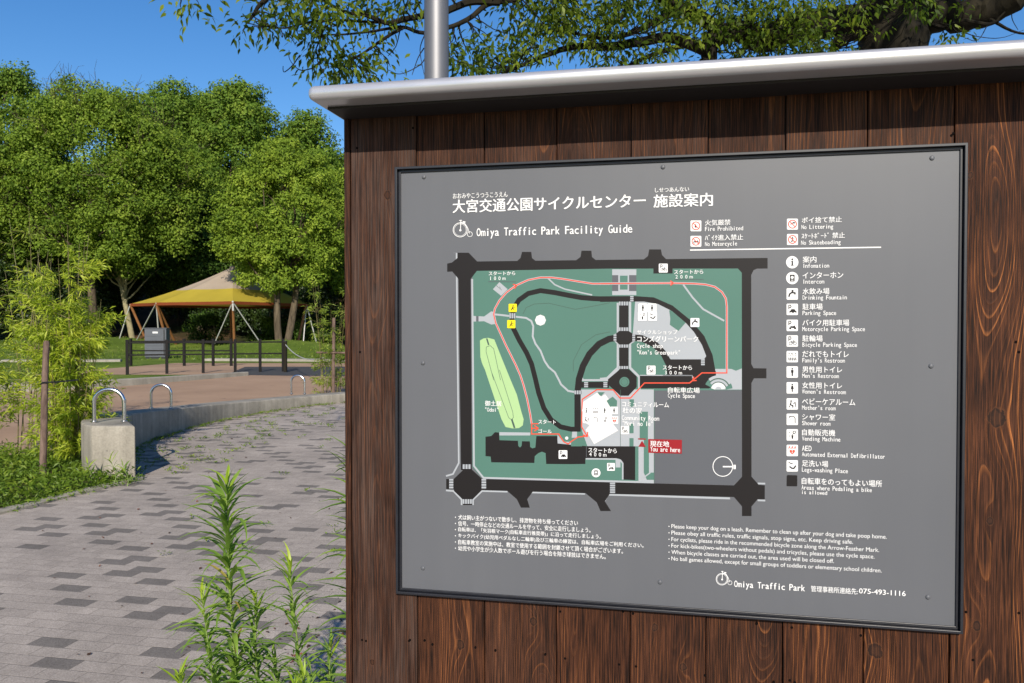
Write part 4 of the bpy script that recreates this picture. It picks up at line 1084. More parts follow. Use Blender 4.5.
for k, (mpx, mY, gs) in enumerate([(146, 55, [(119.5, 55)]), (168, 53, [(137, 55)]), (234.4, 50.5, [(213, 51), (259.5, 51)]), (297, 53.5, [(303, 53.5), (318, 55)]), (None, None, []), (None, None, [])]):
    c = Vector((*cor[k], EZ - .02))
    if mpx is None:
        bo = Vector((c.x * .72, c.y * .72, 0)); mast(c, bo); mast(c, Vector((c.x * 1.35, c.y * 1.35, 0)), .022, 'white_pole', 'guy_rod'); continue
    mast(c, bz(mpx, 0, mY))
    for gp, gY in gs: mast(c, bz(gp, 0, gY), .040 if k != 2 else .034, 'white_pole', 'guy_rod')
    if k == 1: mast(c, bz(176, 0, 54)); mast(c, bz(159.5, 0, 53), .045, 'white_pole', 'guy_rod')
    if k == 2: mast(Vector((c.x, c.y, EZ + .05)), Vector((c.x, c.y + .05, EZ - .55)), .06, 'white_pole', 'mast_head')
# ------------------------------------------------------------------ vegetation tools
def np_mesh(name, V, nper, mat, parent=None, mats=None, idx=None):
    """V: (N, nper, 3) one face per row"""
    N = len(V); me = bpy.data.meshes.new(name)
    me.vertices.add(N * nper); me.vertices.foreach_set('co', np.asarray(V, dtype=np.float32).reshape(-1))
    me.loops.add(N * nper); me.loops.foreach_set('vertex_index', np.arange(N * nper, dtype=np.int32))
    me.polygons.add(N); me.polygons.foreach_set('loop_start', np.arange(0, N * nper, nper, dtype=np.int32))
    try: me.polygons.foreach_set('loop_total', np.full(N, nper, dtype=np.int32))
    except Exception: pass
    me.update(calc_edges=True)
    return link(name, me, mat, parent)
def nrm(a): return a / np.maximum(np.linalg.norm(a, axis=-1, keepdims=True), 1e-9)
def leaf_quads(P, Nn, L, Wd, droop=None):
    """rhombic leaves: P centres, Nn normals, L length, Wd width"""
    n = len(P)
    t = rng.normal(size=(n, 3))
    if droop is not None: t = t * 0.8 + droop
    t = nrm(t - Nn * (t * Nn).sum(1, keepdims=True)); b = np.cross(Nn, t)
    L = L[:, None]; Wd = Wd[:, None]
    return np.stack([P - t * L * .5, P - b * Wd * .5 - t * L * .05 + Nn * Wd * .12, P + t * L * .5, P + b * Wd * .5 - t * L * .05 + Nn * Wd * .12], 1)

def fork(mb, a, b, r0, r1, wob=0.12, n=6, sides=7):
    a, b = Vector(a), Vector(b); L = (b - a).length; pts = []; rr = []
    o1, o2 = rng.normal(size=3) * wob * L, rng.normal(size=3) * wob * L * .5
    for i in range(n + 1):
        t = i / n; q = a.lerp(b, t) + Vector(o1) * math.sin(math.pi * t) * .6 + Vector(o2) * math.sin(2 * math.pi * t) * .5
        pts.append(q); rr.append(r0 + (r1 - r0) * t)
    mb.tube(pts, rr, sides, caps=False)
    return pts

def tree(name, label, cat, px, Y, z0, ztop, zlow, hw, leaf, bark, nclump, per, lsize, trunks=1, tr=0.25, hd=None, clump=(0.7, 1.5), twigs=0, group=None, lean=0.0, out=0.66, top_narrow=0.25, spread=1.0):
    X = (px - CX) / FPX * Y
    t = thing(name, (X, Y, z0), label, cat, group)
    hd = hd or hw
    H = ztop - z0; zl = zlow - z0; cz = (H + zl) / 2; ch = (H - zl) / 2
    # clumps
    cl = []
    for i in range(nclump):
        while True:
            v = rng.normal(size=3); v /= np.linalg.norm(v)
            if v[1] < 0.75: break
        ra = rng.uniform(0.45, 1.0) ** 0.5
        wq = 1 - top_narrow * max(0, v[2]) 
        bump = 1 + 0.13 * math.sin(v[0] * 5 + i) 
        c = np.array([v[0] * hw * ra * wq * bump, v[1] * hd * ra * wq, cz + v[2] * ch * ra])
        r = rng.uniform(*clump); c = c * np.array([1 - r / hw * .6, 1 - r / hd * .6, 1]) ; c[2] = min(max(c[2], zl + r * .3), H - r * .62)
        cl.append((c, r))
    P = []; Nn = []
    for c, r in cl:
        k = int(per * (1.55 if Y > 45 and nclump > 50 else 1) * (r / clump[1]) ** 2 * rng.uniform(.8, 1.2))
        v = nrm(rng.normal(size=(k, 3))); rad = r * rng.uniform(.25, 1.0, size=(k, 1)) ** .45
        lump = 1 + .34 * np.sin(v[:, :1] * 7 + c[0] * 3) * np.sin(v[:, 2:3] * 6 + c[2])
        p = c + v * rad * lump * np.array([1, 1, .72])
        P.append(p); Nn.append(nrm(v * np.array([1, 1, .8]) * out + np.array([0, -.15, .35]) * out + rng.normal(size=(k, 3)) * (1 - out) * .9))
    P = np.concatenate(P); Nn = np.concatenate(Nn); k = len(P)
    V = leaf_quads(P, Nn, rng.uniform(.55, 1.15, k) * lsize, rng.uniform(.4, .7, k) * lsize)
    np_mesh('crown', V, 4, leaf, t)
    mb = MB(); tops = []
    for q in range(trunks):
        bx_ = (q - (trunks - 1) / 2) * tr * 1.5
        top = (bx_ * 2.6 + lean, 0, zl + ch * 0.8)
        pts = fork(mb, (bx_, 0, -.3), top, tr, tr * .55, 0.05, 8, 9); tops.append(pts)
    for c, r in cl[::max(1, len(cl) // 26)]:
        pts = tops[rng.integers(len(tops))]; s = pts[rng.integers(4, len(pts))]
        fork(mb, s, c, tr * .32, tr * .06, .12, 5, 5)
    for i in range(twigs):
        c, r = cl[rng.integers(len(cl))]
        e = c + rng.normal(size=3) * r * .5 + np.array([0, -.3, r * .9]); fork(mb, c, e, .03, .012, .1, 4, 3)
        for j in range(3): fork(mb, c + (e - c) * rng.uniform(.3, .8), e + rng.normal(size=3) * .7, .018, .008, .1, 3, 3)
    mb.build('trunk', bark, t, smooth=True)
    return t

LM1 = leaf_mat('zelkova_leaf', ((0.049, 0.095, 0.012), (0.148, 0.231, 0.024), (0.302, 0.383, 0.053)), .6, .34, .7, .15)
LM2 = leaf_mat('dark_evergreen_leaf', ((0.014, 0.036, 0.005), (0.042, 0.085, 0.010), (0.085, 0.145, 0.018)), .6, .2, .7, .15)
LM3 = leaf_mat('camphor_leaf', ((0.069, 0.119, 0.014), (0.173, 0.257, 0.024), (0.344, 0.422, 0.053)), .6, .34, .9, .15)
LM4 = leaf_mat('understory_leaf', ((0.007, 0.018, 0.003), (0.020, 0.042, 0.007), (0.055, 0.088, 0.015)), .5, .25, .35)  # low greens carry the shade beneath the crowns in their colour
LM5 = leaf_mat('mid_green_leaf', ((0.035, 0.079, 0.011), (0.108, 0.187, 0.021), (0.230, 0.310, 0.042)), .6, .32, .7, .15)

def ztop(py, Y): return 1.5 + (327 - py) / FPX * Y
G1 = 'trees of the wood behind the park'
T = tree
T('broadleaf_tree', 'big yellow-green tree with bare twigs showing, fills the upper left', 'tree', 92, 61, 0.2, ztop(76, 61), ztop(285, 61), 8.8, LM1, M['bark'], 230, 620, .24, 1, .36, 5.2, (.7, 1.7), 190, G1, out=.55)
T('broadleaf_tree', 'yellow-green tree cut by the left edge of the photo, behind the tall bamboo', 'tree', -38, 60, 0.0, ztop(100, 60), ztop(300, 60), 6.6, LM1, M['bark'], 130, 600, .24, 1, .34, 4.5, (.7, 1.7), 16, G1, out=.55)
T('broadleaf_tree', 'mid green tree whose top shows at the upper left corner, above the yellow-green trees', 'tree', 8, 69, 1.0, ztop(62, 69), ztop(250, 69), 6.8, LM5, M['bark'], 150, 420, .29, 1, .36, 4.5, (.8, 1.8), 6, G1)
T('evergreen_tree', 'tall dark green round-topped tree, highest of the green tops left of the map board', 'tree', 236, 72, 1.2, ztop(82, 72), ztop(290, 72), 6.0, LM5, M['bark'], 150, 560, .30, 1, .35, 5, (.8, 1.9), 4, G1, top_narrow=.40)
T('evergreen_tree', 'dark green tree just right of the big yellow-green tree', 'tree', 166, 73, 1.4, ztop(80, 73), ztop(300, 73), 6.2, LM5, M['bark'], 150, 560, .30, 1, .35, 5, (.8, 1.9), 4, G1)
T('evergreen_tree', 'green tree behind the camphor, its top sloping down to the board edge', 'tree', 304, 74, 1.5, ztop(114, 74), ztop(290, 74), 6.0, LM5, M['bark'], 130, 560, .30, 1, .3, 5, (.8, 1.9), 0, G1)
T('evergreen_tree', 'broad green tree filling the gap between the two tall domes, right above the tent', 'tree', 200, 77, 1.8, ztop(86, 77), ztop(290, 77), 6.4, LM5, M['bark'], 120, 520, .32, 1, .35, 5, (1.0, 2.0), 0, G1)
T('broadleaf_tree', 'yellow-green tree low behind the tall bamboo, under the big twiggy tree', 'tree', 48, 66, .8, ztop(150, 66), ztop(290, 66), 7.0, LM1, M['bark'], 110, 520, .27, 1, .3, 4.5, (.8, 1.8), 10, G1)
T('camphor_tree', 'light green camphor tree with twin trunks at the right of the tent canopy', 'tree', 283, 51.6, .1, ztop(140, 51.6), ztop(292, 51.6), 4.7, LM3, M['bark'], 210, 470, .19, 2, .25, 2.8, (.45, 1.05), 3, None, top_narrow=.35)
T('camphor_tree', 'light green tree half hidden by the left side of the map board', 'tree', 366, 59, 0.0, ztop(156, 59), ztop(300, 59), 4.6, LM3, M['bark'], 120, 470, .22, 1, .24, 3.2, (.6, 1.3), 0, None)
T('evergreen_tree', 'dark tree low in the gap between the big yellow-green tree and the tent peak', 'tree', 200, 68, 0.6, ztop(190, 68), ztop(300, 68), 4.6, LM2, M['bark'], 60, 560, .28, 1, .3, 4, (1.0, 1.9), 0, G1)
T('leaning_tree', 'dark tree with a pale leaning trunk showing left of the tent canopy', 'tree', 134, 63, 0.2, ztop(225, 63), ztop(276, 63), 4.4, LM2, simple('pale_bark', (0.24, 0.21, 0.12), .9, 0, .2, .3, 4), 40, 420, .24, 1, .24, 3, (.8, 1.4), 2, None, lean=-1.6)
# understory shrubs on the slope
SH = [(-30, 58, 235, 'dark shrub at the far left edge, under the yellow-green trees'), (22, 61, 262, 'dark shrub behind the thin stems of the tall bamboo'), (70, 64, 258, 'dark shrub under the big tree, just left of its middle'), (112, 70, 270, 'dark shrub on the slope above the bare brown bank'),
      (178, 70, 235, 'dark shrub rising behind the left flank of the tent canopy'), (215, 68, 262, 'dark shrub right behind the peak of the tent canopy'), (250, 66, 290, 'low dark shrub seen under the tent hem, left of the twin trunks'), (292, 64, 280, 'dark shrub behind the twin trunks of the camphor'),
      (328, 60, 262, 'dark shrub behind the small bamboo by the board edge'), (368, 62, 250, 'dark shrub beyond the small bamboo, hidden mostly by the map board'), (205, 60, 312, 'low green shrub under the tent hem, left of the front mast'), (270, 59, 318, 'low green shrub under the tent hem, right of the front mast'), (310, 57, 318, 'low green shrub right of the leaning orange mast')]
for i, (px, Y, pt_, lb) in enumerate(SH):
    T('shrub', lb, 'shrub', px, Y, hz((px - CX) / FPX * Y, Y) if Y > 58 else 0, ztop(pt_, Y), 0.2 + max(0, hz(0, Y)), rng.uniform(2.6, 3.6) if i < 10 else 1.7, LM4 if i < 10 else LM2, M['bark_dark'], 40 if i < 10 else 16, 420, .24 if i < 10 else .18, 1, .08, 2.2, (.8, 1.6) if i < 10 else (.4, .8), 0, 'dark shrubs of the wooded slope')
# far wood closing the view (nobody could count it)
P = []; Nn = []
for i in range(420):
    x = rng.uniform(-110, 60); y = rng.uniform(82, 120); hh = rng.uniform(3, 13) * (1.0 if x < -22 else .75); b = hz(x, y); r = rng.uniform(1.6, 3.0)
    k = 210; v = nrm(rng.normal(size=(k, 3))); p = np.array([x, y, b + hh * .7]) + v * r * rng.uniform(.5, 1, size=(k, 1)) * np.array([1, 1, .9]); P.append(p); Nn.append(nrm(v + rng.normal(size=(k, 3)) * .6))
P = np.concatenate(P); Nn = np.concatenate(Nn); k = len(P)
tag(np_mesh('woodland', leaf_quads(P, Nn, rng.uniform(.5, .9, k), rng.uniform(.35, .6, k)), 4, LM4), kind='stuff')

# ------------------------------------------------------------------ bamboo
bam = leaf_mat('bamboo_leaf', ((0.158, 0.231, 0.016), (0.344, 0.427, 0.031), (0.554, 0.560, 0.062)), .5, .45, 3.0)
bam2 = leaf_mat('bamboo_leaf_far', ((0.071, 0.115, 0.014), (0.191, 0.268, 0.030), (0.370, 0.421, 0.054)), .5, .42, 3.0)
cane = simple('bamboo_cane', (0.14, 0.12, 0.04), .5, 0, .4, .3, 8)
def blades(P, D, L, Wd):
    """narrow two-face leaves from P along D"""
    n = len(P); D = nrm(D); s = nrm(np.cross(D, rng.normal(size=(n, 3)))); u = np.cross(s, D)
    L = L[:, None]; Wd = Wd[:, None]; m_ = P + D * L * .42 + np.array([0, 0, .04]) * L; e = P + D * L - np.array([0, 0, .16]) * L
    return np.concatenate([np.stack([P, m_ - s * Wd * .5 + u * Wd * .15, e, m_ + s * Wd * .5 + u * Wd * .15], 1)])
def bamboo(label, x, y, z, H, rad, ncane, nleaf, L, leaf, spread=.25, low=.12, group=None):
    t = thing('bamboo', (x, y, z), label, 'bamboo', group)
    mb = MB(); P = []; D = []
    for i in range(ncane):
        a = rng.uniform(0, 6.28); r = rad * math.sqrt(rng.uniform(0, 1)) * .55; h = H * rng.uniform(.55, 1.0)
        b = np.array([math.cos(a) * r, math.sin(a) * r, -.02]); e = b + np.array([math.cos(a) * spread * h * rng.uniform(.2, 1), math.sin(a) * spread * h * rng.uniform(.2, 1), h])
        pts = [Vector(b + (e - b) * q / 8 + np.array([math.cos(a), math.sin(a), 0]) * .05 * h * ((q / 8) ** 2)) for q in range(9)]
        mb.tube(pts, [.007 * (1 - q / 10) * max(1, H / 2.2) for q in range(9)], 5, caps=False)
        nb = int(14 * h / H + 4)
        for j in range(nb):
            u = rng.uniform(low, 1.0); s = pts[min(8, int(u * 8))]; an = rng.uniform(0, 6.28); bl = rng.uniform(.12, .34) * H / 2.2 * (1.15 - .5 * u)
            e2 = Vector((s.x + math.cos(an) * bl, s.y + math.sin(an) * bl, s.z + bl * rng.uniform(.0, .55)))
            mb.tube([s, (s + e2) / 2 + Vector((0, 0, bl * .12)), e2], [.003, .002, .0012], 3, caps=False)
            k = max(3, int(nleaf / (ncane * nb)))
            q = rng.uniform(.25, 1.05, size=(k, 1)); c = np.array(s)[None] * (1 - q) + np.array(e2)[None] * q + rng.normal(size=(k, 3)) * .02 * H / 2.2
            P.append(c); dd = np.array([math.cos(an), math.sin(an), -.05]); D.append(dd + rng.normal(size=(k, 3)) * .75)
    P = np.concatenate(P); D = np.concatenate(D); k = len(P)
    np_mesh('foliage', blades(P, D, rng.uniform(.7, 1.25, k) * L, rng.uniform(.13, .2, k) * L), 4, leaf, t)
    mb.build('canes', cane, t, smooth=True)
    return t
b0 = at(72, 478, 8.75)
bamboo('tall bright yellow-green bamboo clump right behind the wooden stake', b0.x, 8.75, 0, 2.62, .43, 24, 13500, .085, bam, .05)
bamboo('loose bright bamboo left of the wooden stake, leaning out of the frame', (8 - CX) / FPX * 9.0, 9.0, 0, 2.5, .42, 10, 3000, .085, bam, .12, .3)
bamboo('small sparse bamboo behind the far end of the seat wall, beside the board', (331 - CX) / FPX * 17.6, 17.6, 0, 2.6, .42, 11, 2100, .115, bam2, .05, .1)
bamboo('thin far bamboo rising behind the tall clump', (38 - CX) / FPX * 11.5, 11.5, 0, 3.3, .35, 6, 1500, .095, bam2, .07, .35)
# stake
t = thing('wooden_stake', gnd(42, 481), 'rough brown wooden stake leaning slightly in the planting bed before the bamboo', 'stake')
d = at(46.5, 341, 8.0) - Vector(t.location); mb = MB()
mb.tube([Vector((0, 0, -.1)), d * .3 + Vector((.004, 0, 0)), d * .65 - Vector((.004, 0, 0)), d * .98, d], [.034, .033, .031, .030, .024], 10); mb.build('stake_post', M['post_wood'], t, smooth=True)
mb = MB(); c = d * .70; mb.tube([c + Vector((-.04, -.01, -.02)), c + Vector((0, -.045, 0)), c + Vector((.10, .02, .0)), c + Vector((.22, .2, .01))], .008, 6); mb.build('tie_rope', M['black_metal'], t, smooth=True)
t = thing('wooden_stake', ((333 - CX) / FPX * 17.3, 17.3, 0), 'thin dark stake with a cross bar inside the small bamboo beside the board', 'stake')
mb = MB(); mb.tube([(0, 0, -.1), (.02, 0, 1.7)], .035, 8); mb.build('stake_post', M['post_wood'], t, smooth=True)
mb = MB(); mb.tube([(-.35, -.04, .95), (1.2, -.04, .93)], .022, 8); mb.build('cross_bar', M['post_wood'], t, smooth=True)

# ------------------------------------------------------------------ bed plants and little weeds
def point_in(poly_, x, y):
    c = False; n = len(poly_)
    for i in range(n):
        x1, y1 = poly_[i]; x2, y2 = poly_[(i + 1) % n]
        if (y1 > y) != (y2 > y) and x < (x2 - x1) * (y - y1) / (y2 - y1) + x1: c = not c
    return c
bedp = [(p[0], p[1]) for p in EDG] + [(-14, 0.5), (-14, 9.3), (-6.5, 9.35), (-4.9, 9.0), (-4.3, 8.3)]
gl = leaf_mat('bed_weed_leaf', ((0.067, 0.123, 0.012), (0.148, 0.235, 0.022), (0.296, 0.353, 0.044)), .5, .4, 2.5)
P = []; D = []; LL = []
while len(P) < 5200:
    x, y = rng.uniform(-8.2, -3.6), rng.uniform(4.0, 9.3)
    if not point_in(bedp, x, y): continue
    hh = (.10 + .10 * max(0, smooth_noise(x * 2.2 + y * 1.3, 3))) * (1.5 if y > 7 else 1)
    k = 11
    ph_ = rng.uniform(0, 6.28, k); b = np.stack([x + rng.normal(size=k) * .05, y + rng.normal(size=k) * .05, rng.uniform(0.01, hh, k)], 1)
    P += list(b); D += list(np.stack([np.cos(ph_), np.sin(ph_), rng.uniform(.1, 1.5, k)], 1)); LL += list(rng.uniform(.03, .085, k))
    if len(P) > 60000: break
P0 = np.array(P)
# spread much denser: repeat the draw with numpy
def scatter(n, x0, x1, y0, y1, test):
    out = []
    while len(out) < n:
        x, y = rng.uniform(x0, x1), rng.uniform(y0, y1)
        if test(x, y): out.append((x, y))
    return np.array(out)
Q = scatter(5200, -8.4, -3.55, 3.6, 9.3, lambda x, y: point_in(bedp, x, y))
hq = np.array([(.07 + .13 * max(0, smooth_noise(a * 2.2 + b * 1.3, 3))) * (1.25 if b > 6.8 else .9) for a, b in Q])
k = 9; QQ = np.repeat(Q, k, 0); HH = np.repeat(hq, k); n_ = len(QQ)
P = np.stack([QQ[:, 0] + rng.normal(size=n_) * .04, QQ[:, 1] + rng.normal(size=n_) * .04, .01 + rng.uniform(0, 1, n_) * HH], 1)
ph_ = rng.uniform(0, 6.28, n_); D = np.stack([np.cos(ph_), np.sin(ph_), rng.uniform(.0, 1.6, n_)], 1)
grassm = blades(P, D, rng.uniform(.035, .09, n_), rng.uniform(.010, .022, n_))
tag(np_mesh('weeds', grassm, 4, gl), kind='stuff')
# tufts in the paving joints
spots = [(150, 441), (163, 452), (172, 455), (184, 449), (190, 458), (205, 447), (199, 463), (176, 470), (216, 437), (231, 433), (228, 428), (236, 431), (248, 428), (252, 441), (262, 432), (265, 424), (274, 430), (282, 432), (275, 425), (263, 436), (297, 424), (292, 438), (307, 425), (238, 449), (258, 444), (320, 425), (316, 416), (330, 410), (305, 412), (286, 417), (326, 414), (148, 462), (212, 463), (196, 440), (180, 441), (340, 420), (160, 462), (333, 428), (185, 463), (208, 455), (270, 418), (254, 422)]
Q = []
for a, b in spots:
    g = gnd(a, b)
    for j in range(int(rng.integers(2, 7))): Q.append((g.x + rng.normal() * .08, g.y + rng.normal() * .12))
for i in range(22):
    g = gnd(rng.uniform(150, 345), rng.uniform(405, 560)); Q.append((g.x, g.y))
pv_ = pav
for j in range(260):                                            # along the foot of the wall
    i = rng.integers(2, len(WI) - 12); q = WI[i]; Q.append((q.x + abs(rng.normal()) * .05 + .02, q.y - abs(rng.normal()) * .06 + rng.uniform(-.3, .3)))
for j in range(200):
    a = rng.uniform(0, 1); q = Vector((*EDG[0], 0)).lerp(Vector((*EDG[2], 0)), a); Q.append((q.x + rng.normal() * .07, q.y + rng.normal() * .05))
Q = np.array(Q); k = 9; QQ = np.repeat(Q, k, 0); n_ = len(QQ)
P = np.stack([QQ[:, 0] + rng.normal(size=n_) * .022, QQ[:, 1] + rng.normal(size=n_) * .022, .006 + rng.uniform(0, .02, n_)], 1)
ph_ = rng.uniform(0, 6.28, n_); D = np.stack([np.cos(ph_), np.sin(ph_), rng.uniform(.1, 1.3, n_)], 1)
tag(np_mesh('weeds', blades(P, D, rng.uniform(.018, .06, n_), rng.uniform(.006, .014, n_)), 4, gl), kind='stuff')
# fallen leaves
fl = leaf_mat('fallen_leaf', ((0.035, 0.022, 0.014), (0.10, 0.05, 0.025), (0.26, 0.085, 0.04)), .7, .1, 30)
Q = scatter(640, -4.5, 3.5, 2.4, 17, lambda x, y: x > -4.0 + (-.75 if 9 < y < 14 else 0) and y < 15.6)
q2 = []
for j in range(420):
    i = rng.integers(2, len(WI) - 12); q = WI[i]; q2.append((q.x + abs(rng.normal()) * .10 + .02, q.y - abs(rng.normal()) * .08 + rng.uniform(-.2, .2)))
q2 += [(-.95 + rng.normal() * .22, 3.5 + rng.normal() * .42) for _ in range(260)]
Q = np.concatenate([Q, np.array(q2)]); n_ = len(Q); P = np.column_stack([Q, np.full(n_, .010)])
Nn = nrm(np.column_stack([rng.normal(size=(n_, 2)) * .25, np.ones(n_)])); sz = rng.uniform(.008, .032, n_) * np.where(rng.uniform(size=n_) < .08, 1.6, 1)
tag(np_mesh('fallen_leaves', leaf_quads(P, Nn, sz, sz * .55), 4, fl), kind='stuff')
# lawn tufts under the tent
Q = scatter(5200, -44, -4, 35.2, 60, lambda x, y: True); n_ = len(Q)
P = np.column_stack([Q, np.maximum(0, [mz(a, b) for a, b in Q])]); ph_ = rng.uniform(0, 6.28, n_)
tag(np_mesh('grass', blades(P, np.stack([np.cos(ph_) * .6, np.sin(ph_) * .6, np.ones(n_)], 1), rng.uniform(.05, .20, n_), rng.uniform(.03, .06, n_)), 4, gl), kind='stuff')

# ------------------------------------------------------------------ tall leafy weeds beside the board
wl_ = leaf_mat('goldenrod_leaf', ((0.103, 0.189, 0.031), (0.194, 0.318, 0.052), (0.340, 0.465, 0.078)), .42, .40, 6.0)
wl2 = leaf_mat('goldenrod_young_leaf', ((0.196, 0.310, 0.027), (0.314, 0.435, 0.037), (0.433, 0.517, 0.055)), .42, .42, 6.0)
dry = leaf_mat('yellowed_leaf', ((0.10, 0.05, 0.02), (0.24, 0.17, 0.04), (0.36, 0.30, 0.07)), .6, .3, 9.0)
stm = simple('green_stem', (0.17, 0.24, 0.06), .55, 0, .4, .2, 20)
def weed(label, pxt, pyt, pxb, Y, leafL=.085, dens=1.0, z0=0.0, cut=None, branchy=False):
    top = at(pxt, pyt, Y); xb = (pxb - CX) / FPX * Y
    t = thing('goldenrod_plant', (xb, Y, 0.0), label, 'weed plant', 'tall leafy weeds beside the board')
    H = top.z; dxx = top.x - xb; bow = rng.uniform(-.035, .035)
    def stem(u): return np.array([dxx * u + bow * math.sin(math.pi * u), .02 * math.sin(u * 5), H * u])
    mb = MB(); mb.tube([Vector(stem(q / 14)) for q in range(15)], [.0052 * (1 - .72 * q / 14) for q in range(15)], 8); mb.build('stem', stm, t, smooth=True)
    V = [[], [], []]; n = int(H / .0045 * dens)
    for i in range(n):
        u = (i + rng.uniform(0, 1)) / n
        u = .05 + .95 * u
        s = stem(u); tip = max(0.0, 1 - (1 - u) * H / .10)        # 0 below, 1 at the growing tip
        a = i * 2.39996 + rng.normal() * .25
        L = leafL * rng.uniform(.80, 1.55) * (1 - .52 * tip ** 3) * (.75 + .25 * min(1, u * 3))
        el = R(34) + R(30) * tip ** 2.5 + rng.normal() * .22 + R(10) * min(1, max(0, (u - .5) * 2))
        h = np.array([math.cos(a), math.sin(a), 0]); side_ = np.array([-math.sin(a), math.cos(a), 0]); wd = L * rng.uniform(.085, .13)
        pts = []; p = s.copy(); e = el
        ns = 5; bend = rng.uniform(.3, 2.2); tw = rng.normal() * .45
        for q in range(ns + 1):
            pts.append(p.copy()); p = p + (h * math.cos(e) + np.array([0, 0, math.sin(e)])) * L / ns; e -= R(9) * (1 - .5 * tip) * bend; h = h + side_ * tw / ns
        ws = [.35, .85, 1.0, .8, .45, .03]; upv = np.array([0, 0, 1.])
        tgt = V[1] if rng.uniform() < (tip - .25) * 1.6 else V[0]
        if rng.uniform() < .07 * (1 - u) ** 1.5 + .006: tgt = V[2]
        if rng.uniform() < .05: continue
        for q in range(ns):
            a0, a1 = pts[q], pts[q + 1]; w0, w1 = ws[q] * wd / 2, ws[q + 1] * wd / 2
            tgt.append([a0, a1, a1 + side_ * w1 + upv * w1 * .45, a0 + side_ * w0 + upv * w0 * .45]); tgt.append([a0, a0 - side_ * w0 + upv * w0 * .45, a1 - side_ * w1 + upv * w1 * .45, a1])
    def joined(F, nm, mat):
        """leaf strips share their mid rib: weld so that each leaf is one island"""
        if not len(F): return
        o = np_mesh(nm, np.array(F), 4, mat, t); bm = bmesh.new(); bm.from_mesh(o.data); bmesh.ops.remove_doubles(bm, verts=bm.verts[:], dist=.00004); bm.to_mesh(o.data); bm.free()
        o.data.polygons.foreach_set('use_smooth', [True] * len(o.data.polygons))
    joined(V[0], 'leaves', wl_); joined(V[1], 'tip_leaves', wl2); joined(V[2], 'dry_leaves', dry)
    return t
W_ = [('tallest leafy weed, its bright tip standing over the paving', 229, 482, 240, 2.30, .104, 1.25), ('weed left of the tallest one, about half its height', 205, 592, 218, 2.26, .085, 1.0), ('weed close on the right of the tallest one, its tip just below mid height', 258, 596, 262, 2.36, .080, 1.0),
      ('darker thin weed midway between the tallest one and the board', 291, 563, 300, 2.42, .085, .85), ('tall weed mostly hidden behind the left edge of the board', 362, 452, 350, 2.34, .110, 1.0), ('low bright weed farthest left, at the bottom of the photo', 182, 672, 186, 2.18, .075, 1.1),
      ('low bright weed tip at the bottom, right of the darker thin weed', 306, 672, 308, 2.16, .075, 1.1), ('small bright weed at the very bottom below the darker thin weed', 296, 682, 296, 2.05, .07, 1.1), ('low weed at the bottom against the board edge', 332, 640, 338, 2.5, .075, .9), ('short weed low between the two tallest stems', 236, 655, 232, 2.45, .075, .9), ('short weed by the foot of the darker thin weed', 274, 650, 276, 2.5, .075, .9)]
for a in W_: weed(*a)
# seedling weeds against the end block
for lb, px, py, Y in (('small grey-green weed at the left foot of the end block', 88, 462, 7.62), ('small weed before the middle of the end block', 110, 458, 7.55), ('small weed at the right foot of the end block', 124, 466, 7.5)):
    weed(lb, px, py, px + 2, Y, .11, .35)

# ------------------------------------------------------------------ old tree overhead
ot = thing('camphor_tree', ((893 - CX) / FPX * 9.2, 9.2, 0), 'old dark-trunked tree whose leafy boughs hang over the map board', 'tree')
O = Vector(ot.location)
mb = MB()
def L3(P): return [at(a, b, c) - O for a, b, c in P]
def limb(P, radii, sides=10):
    Q = catmull(L3(P), 5); n = len(Q)
    rr = [radii[0] + (radii[1] - radii[0]) * i / (n - 1) for i in range(n)]
    mb.tube([q + Vector(rng.normal(size=3) * radii[1] * .12) for q in Q], rr, sides)
    return [(q, r) for q, r in zip(Q, rr)]
base = (893 - CX) / FPX * 9.2
Q = [Vector((.15, .1, -.2)), Vector((.08, .05, 1.2)), Vector((0, 0, 2.8)), at(893, 60, 9.2) - O, at(895, 25, 9.2) - O, at(893, -25, 9.2) - O, at(880, -120, 9.4) - O, at(900, -240, 9.6) - O]
mb.tube(catmull(Q, 6), [.50 - .14 * min(1, i / 12) + .02 * math.sin(i) for i in range(len(catmull(Q, 6)))], 16)
br = []
br += limb([(900, 10, 9.2), (860, 20, 9.1), (812, 24, 9.0), (784, 30, 8.8), (762, 40, 8.6), (742, 32, 8.5), (716, 36, 8.4), (708, 55, 8.3), (706, 80, 8.3)], (.19, .07))
br += limb([(880, 30, 9.2), (850, 36, 9.1), (838, 40, 9.0), (833, 50, 8.8)], (.08, .04))
br += limb([(905, 14, 9.2), (940, 16, 9.1), (982, 12, 8.9), (1011, 0, 8.7), (1040, -25, 8.5)], (.20, .13))
br += limb([(975, 10, 8.9), (1000, 25, 8.7), (1015, 32, 8.6), (1040, 36, 8.6)], (.022, .01), 5)
br += limb([(925, 22, 9.1), (945, 28, 8.9), (962, 20, 8.8), (990, 24, 8.7), (1005, 12, 8.6)], (.03, .01), 6)
br += limb([(705, 50, 8.3), (690, 44, 8.2), (669, 37, 8.1), (640, 42, 8.0), (604, 47, 7.9), (586, 46, 7.8), (560, 50, 7.7), (530, 62, 7.6), (507, 72, 7.5)], (.065, .015))
br += limb([(690, 44, 8.2), (660, 52, 8.1), (640, 60, 8.0), (615, 72, 7.9)], (.03, .012), 6)
br += limb([(730, 34, 8.5), (700, 18, 8.3), (680, 8, 8.1), (655, -4, 8.0), (620, -20, 7.8)], (.08, .04))
br += limb([(680, 8, 8.1), (650, 24, 8.0), (625, 35, 7.8), (600, 38, 7.7), (560, 30, 7.6)], (.035, .012), 6)
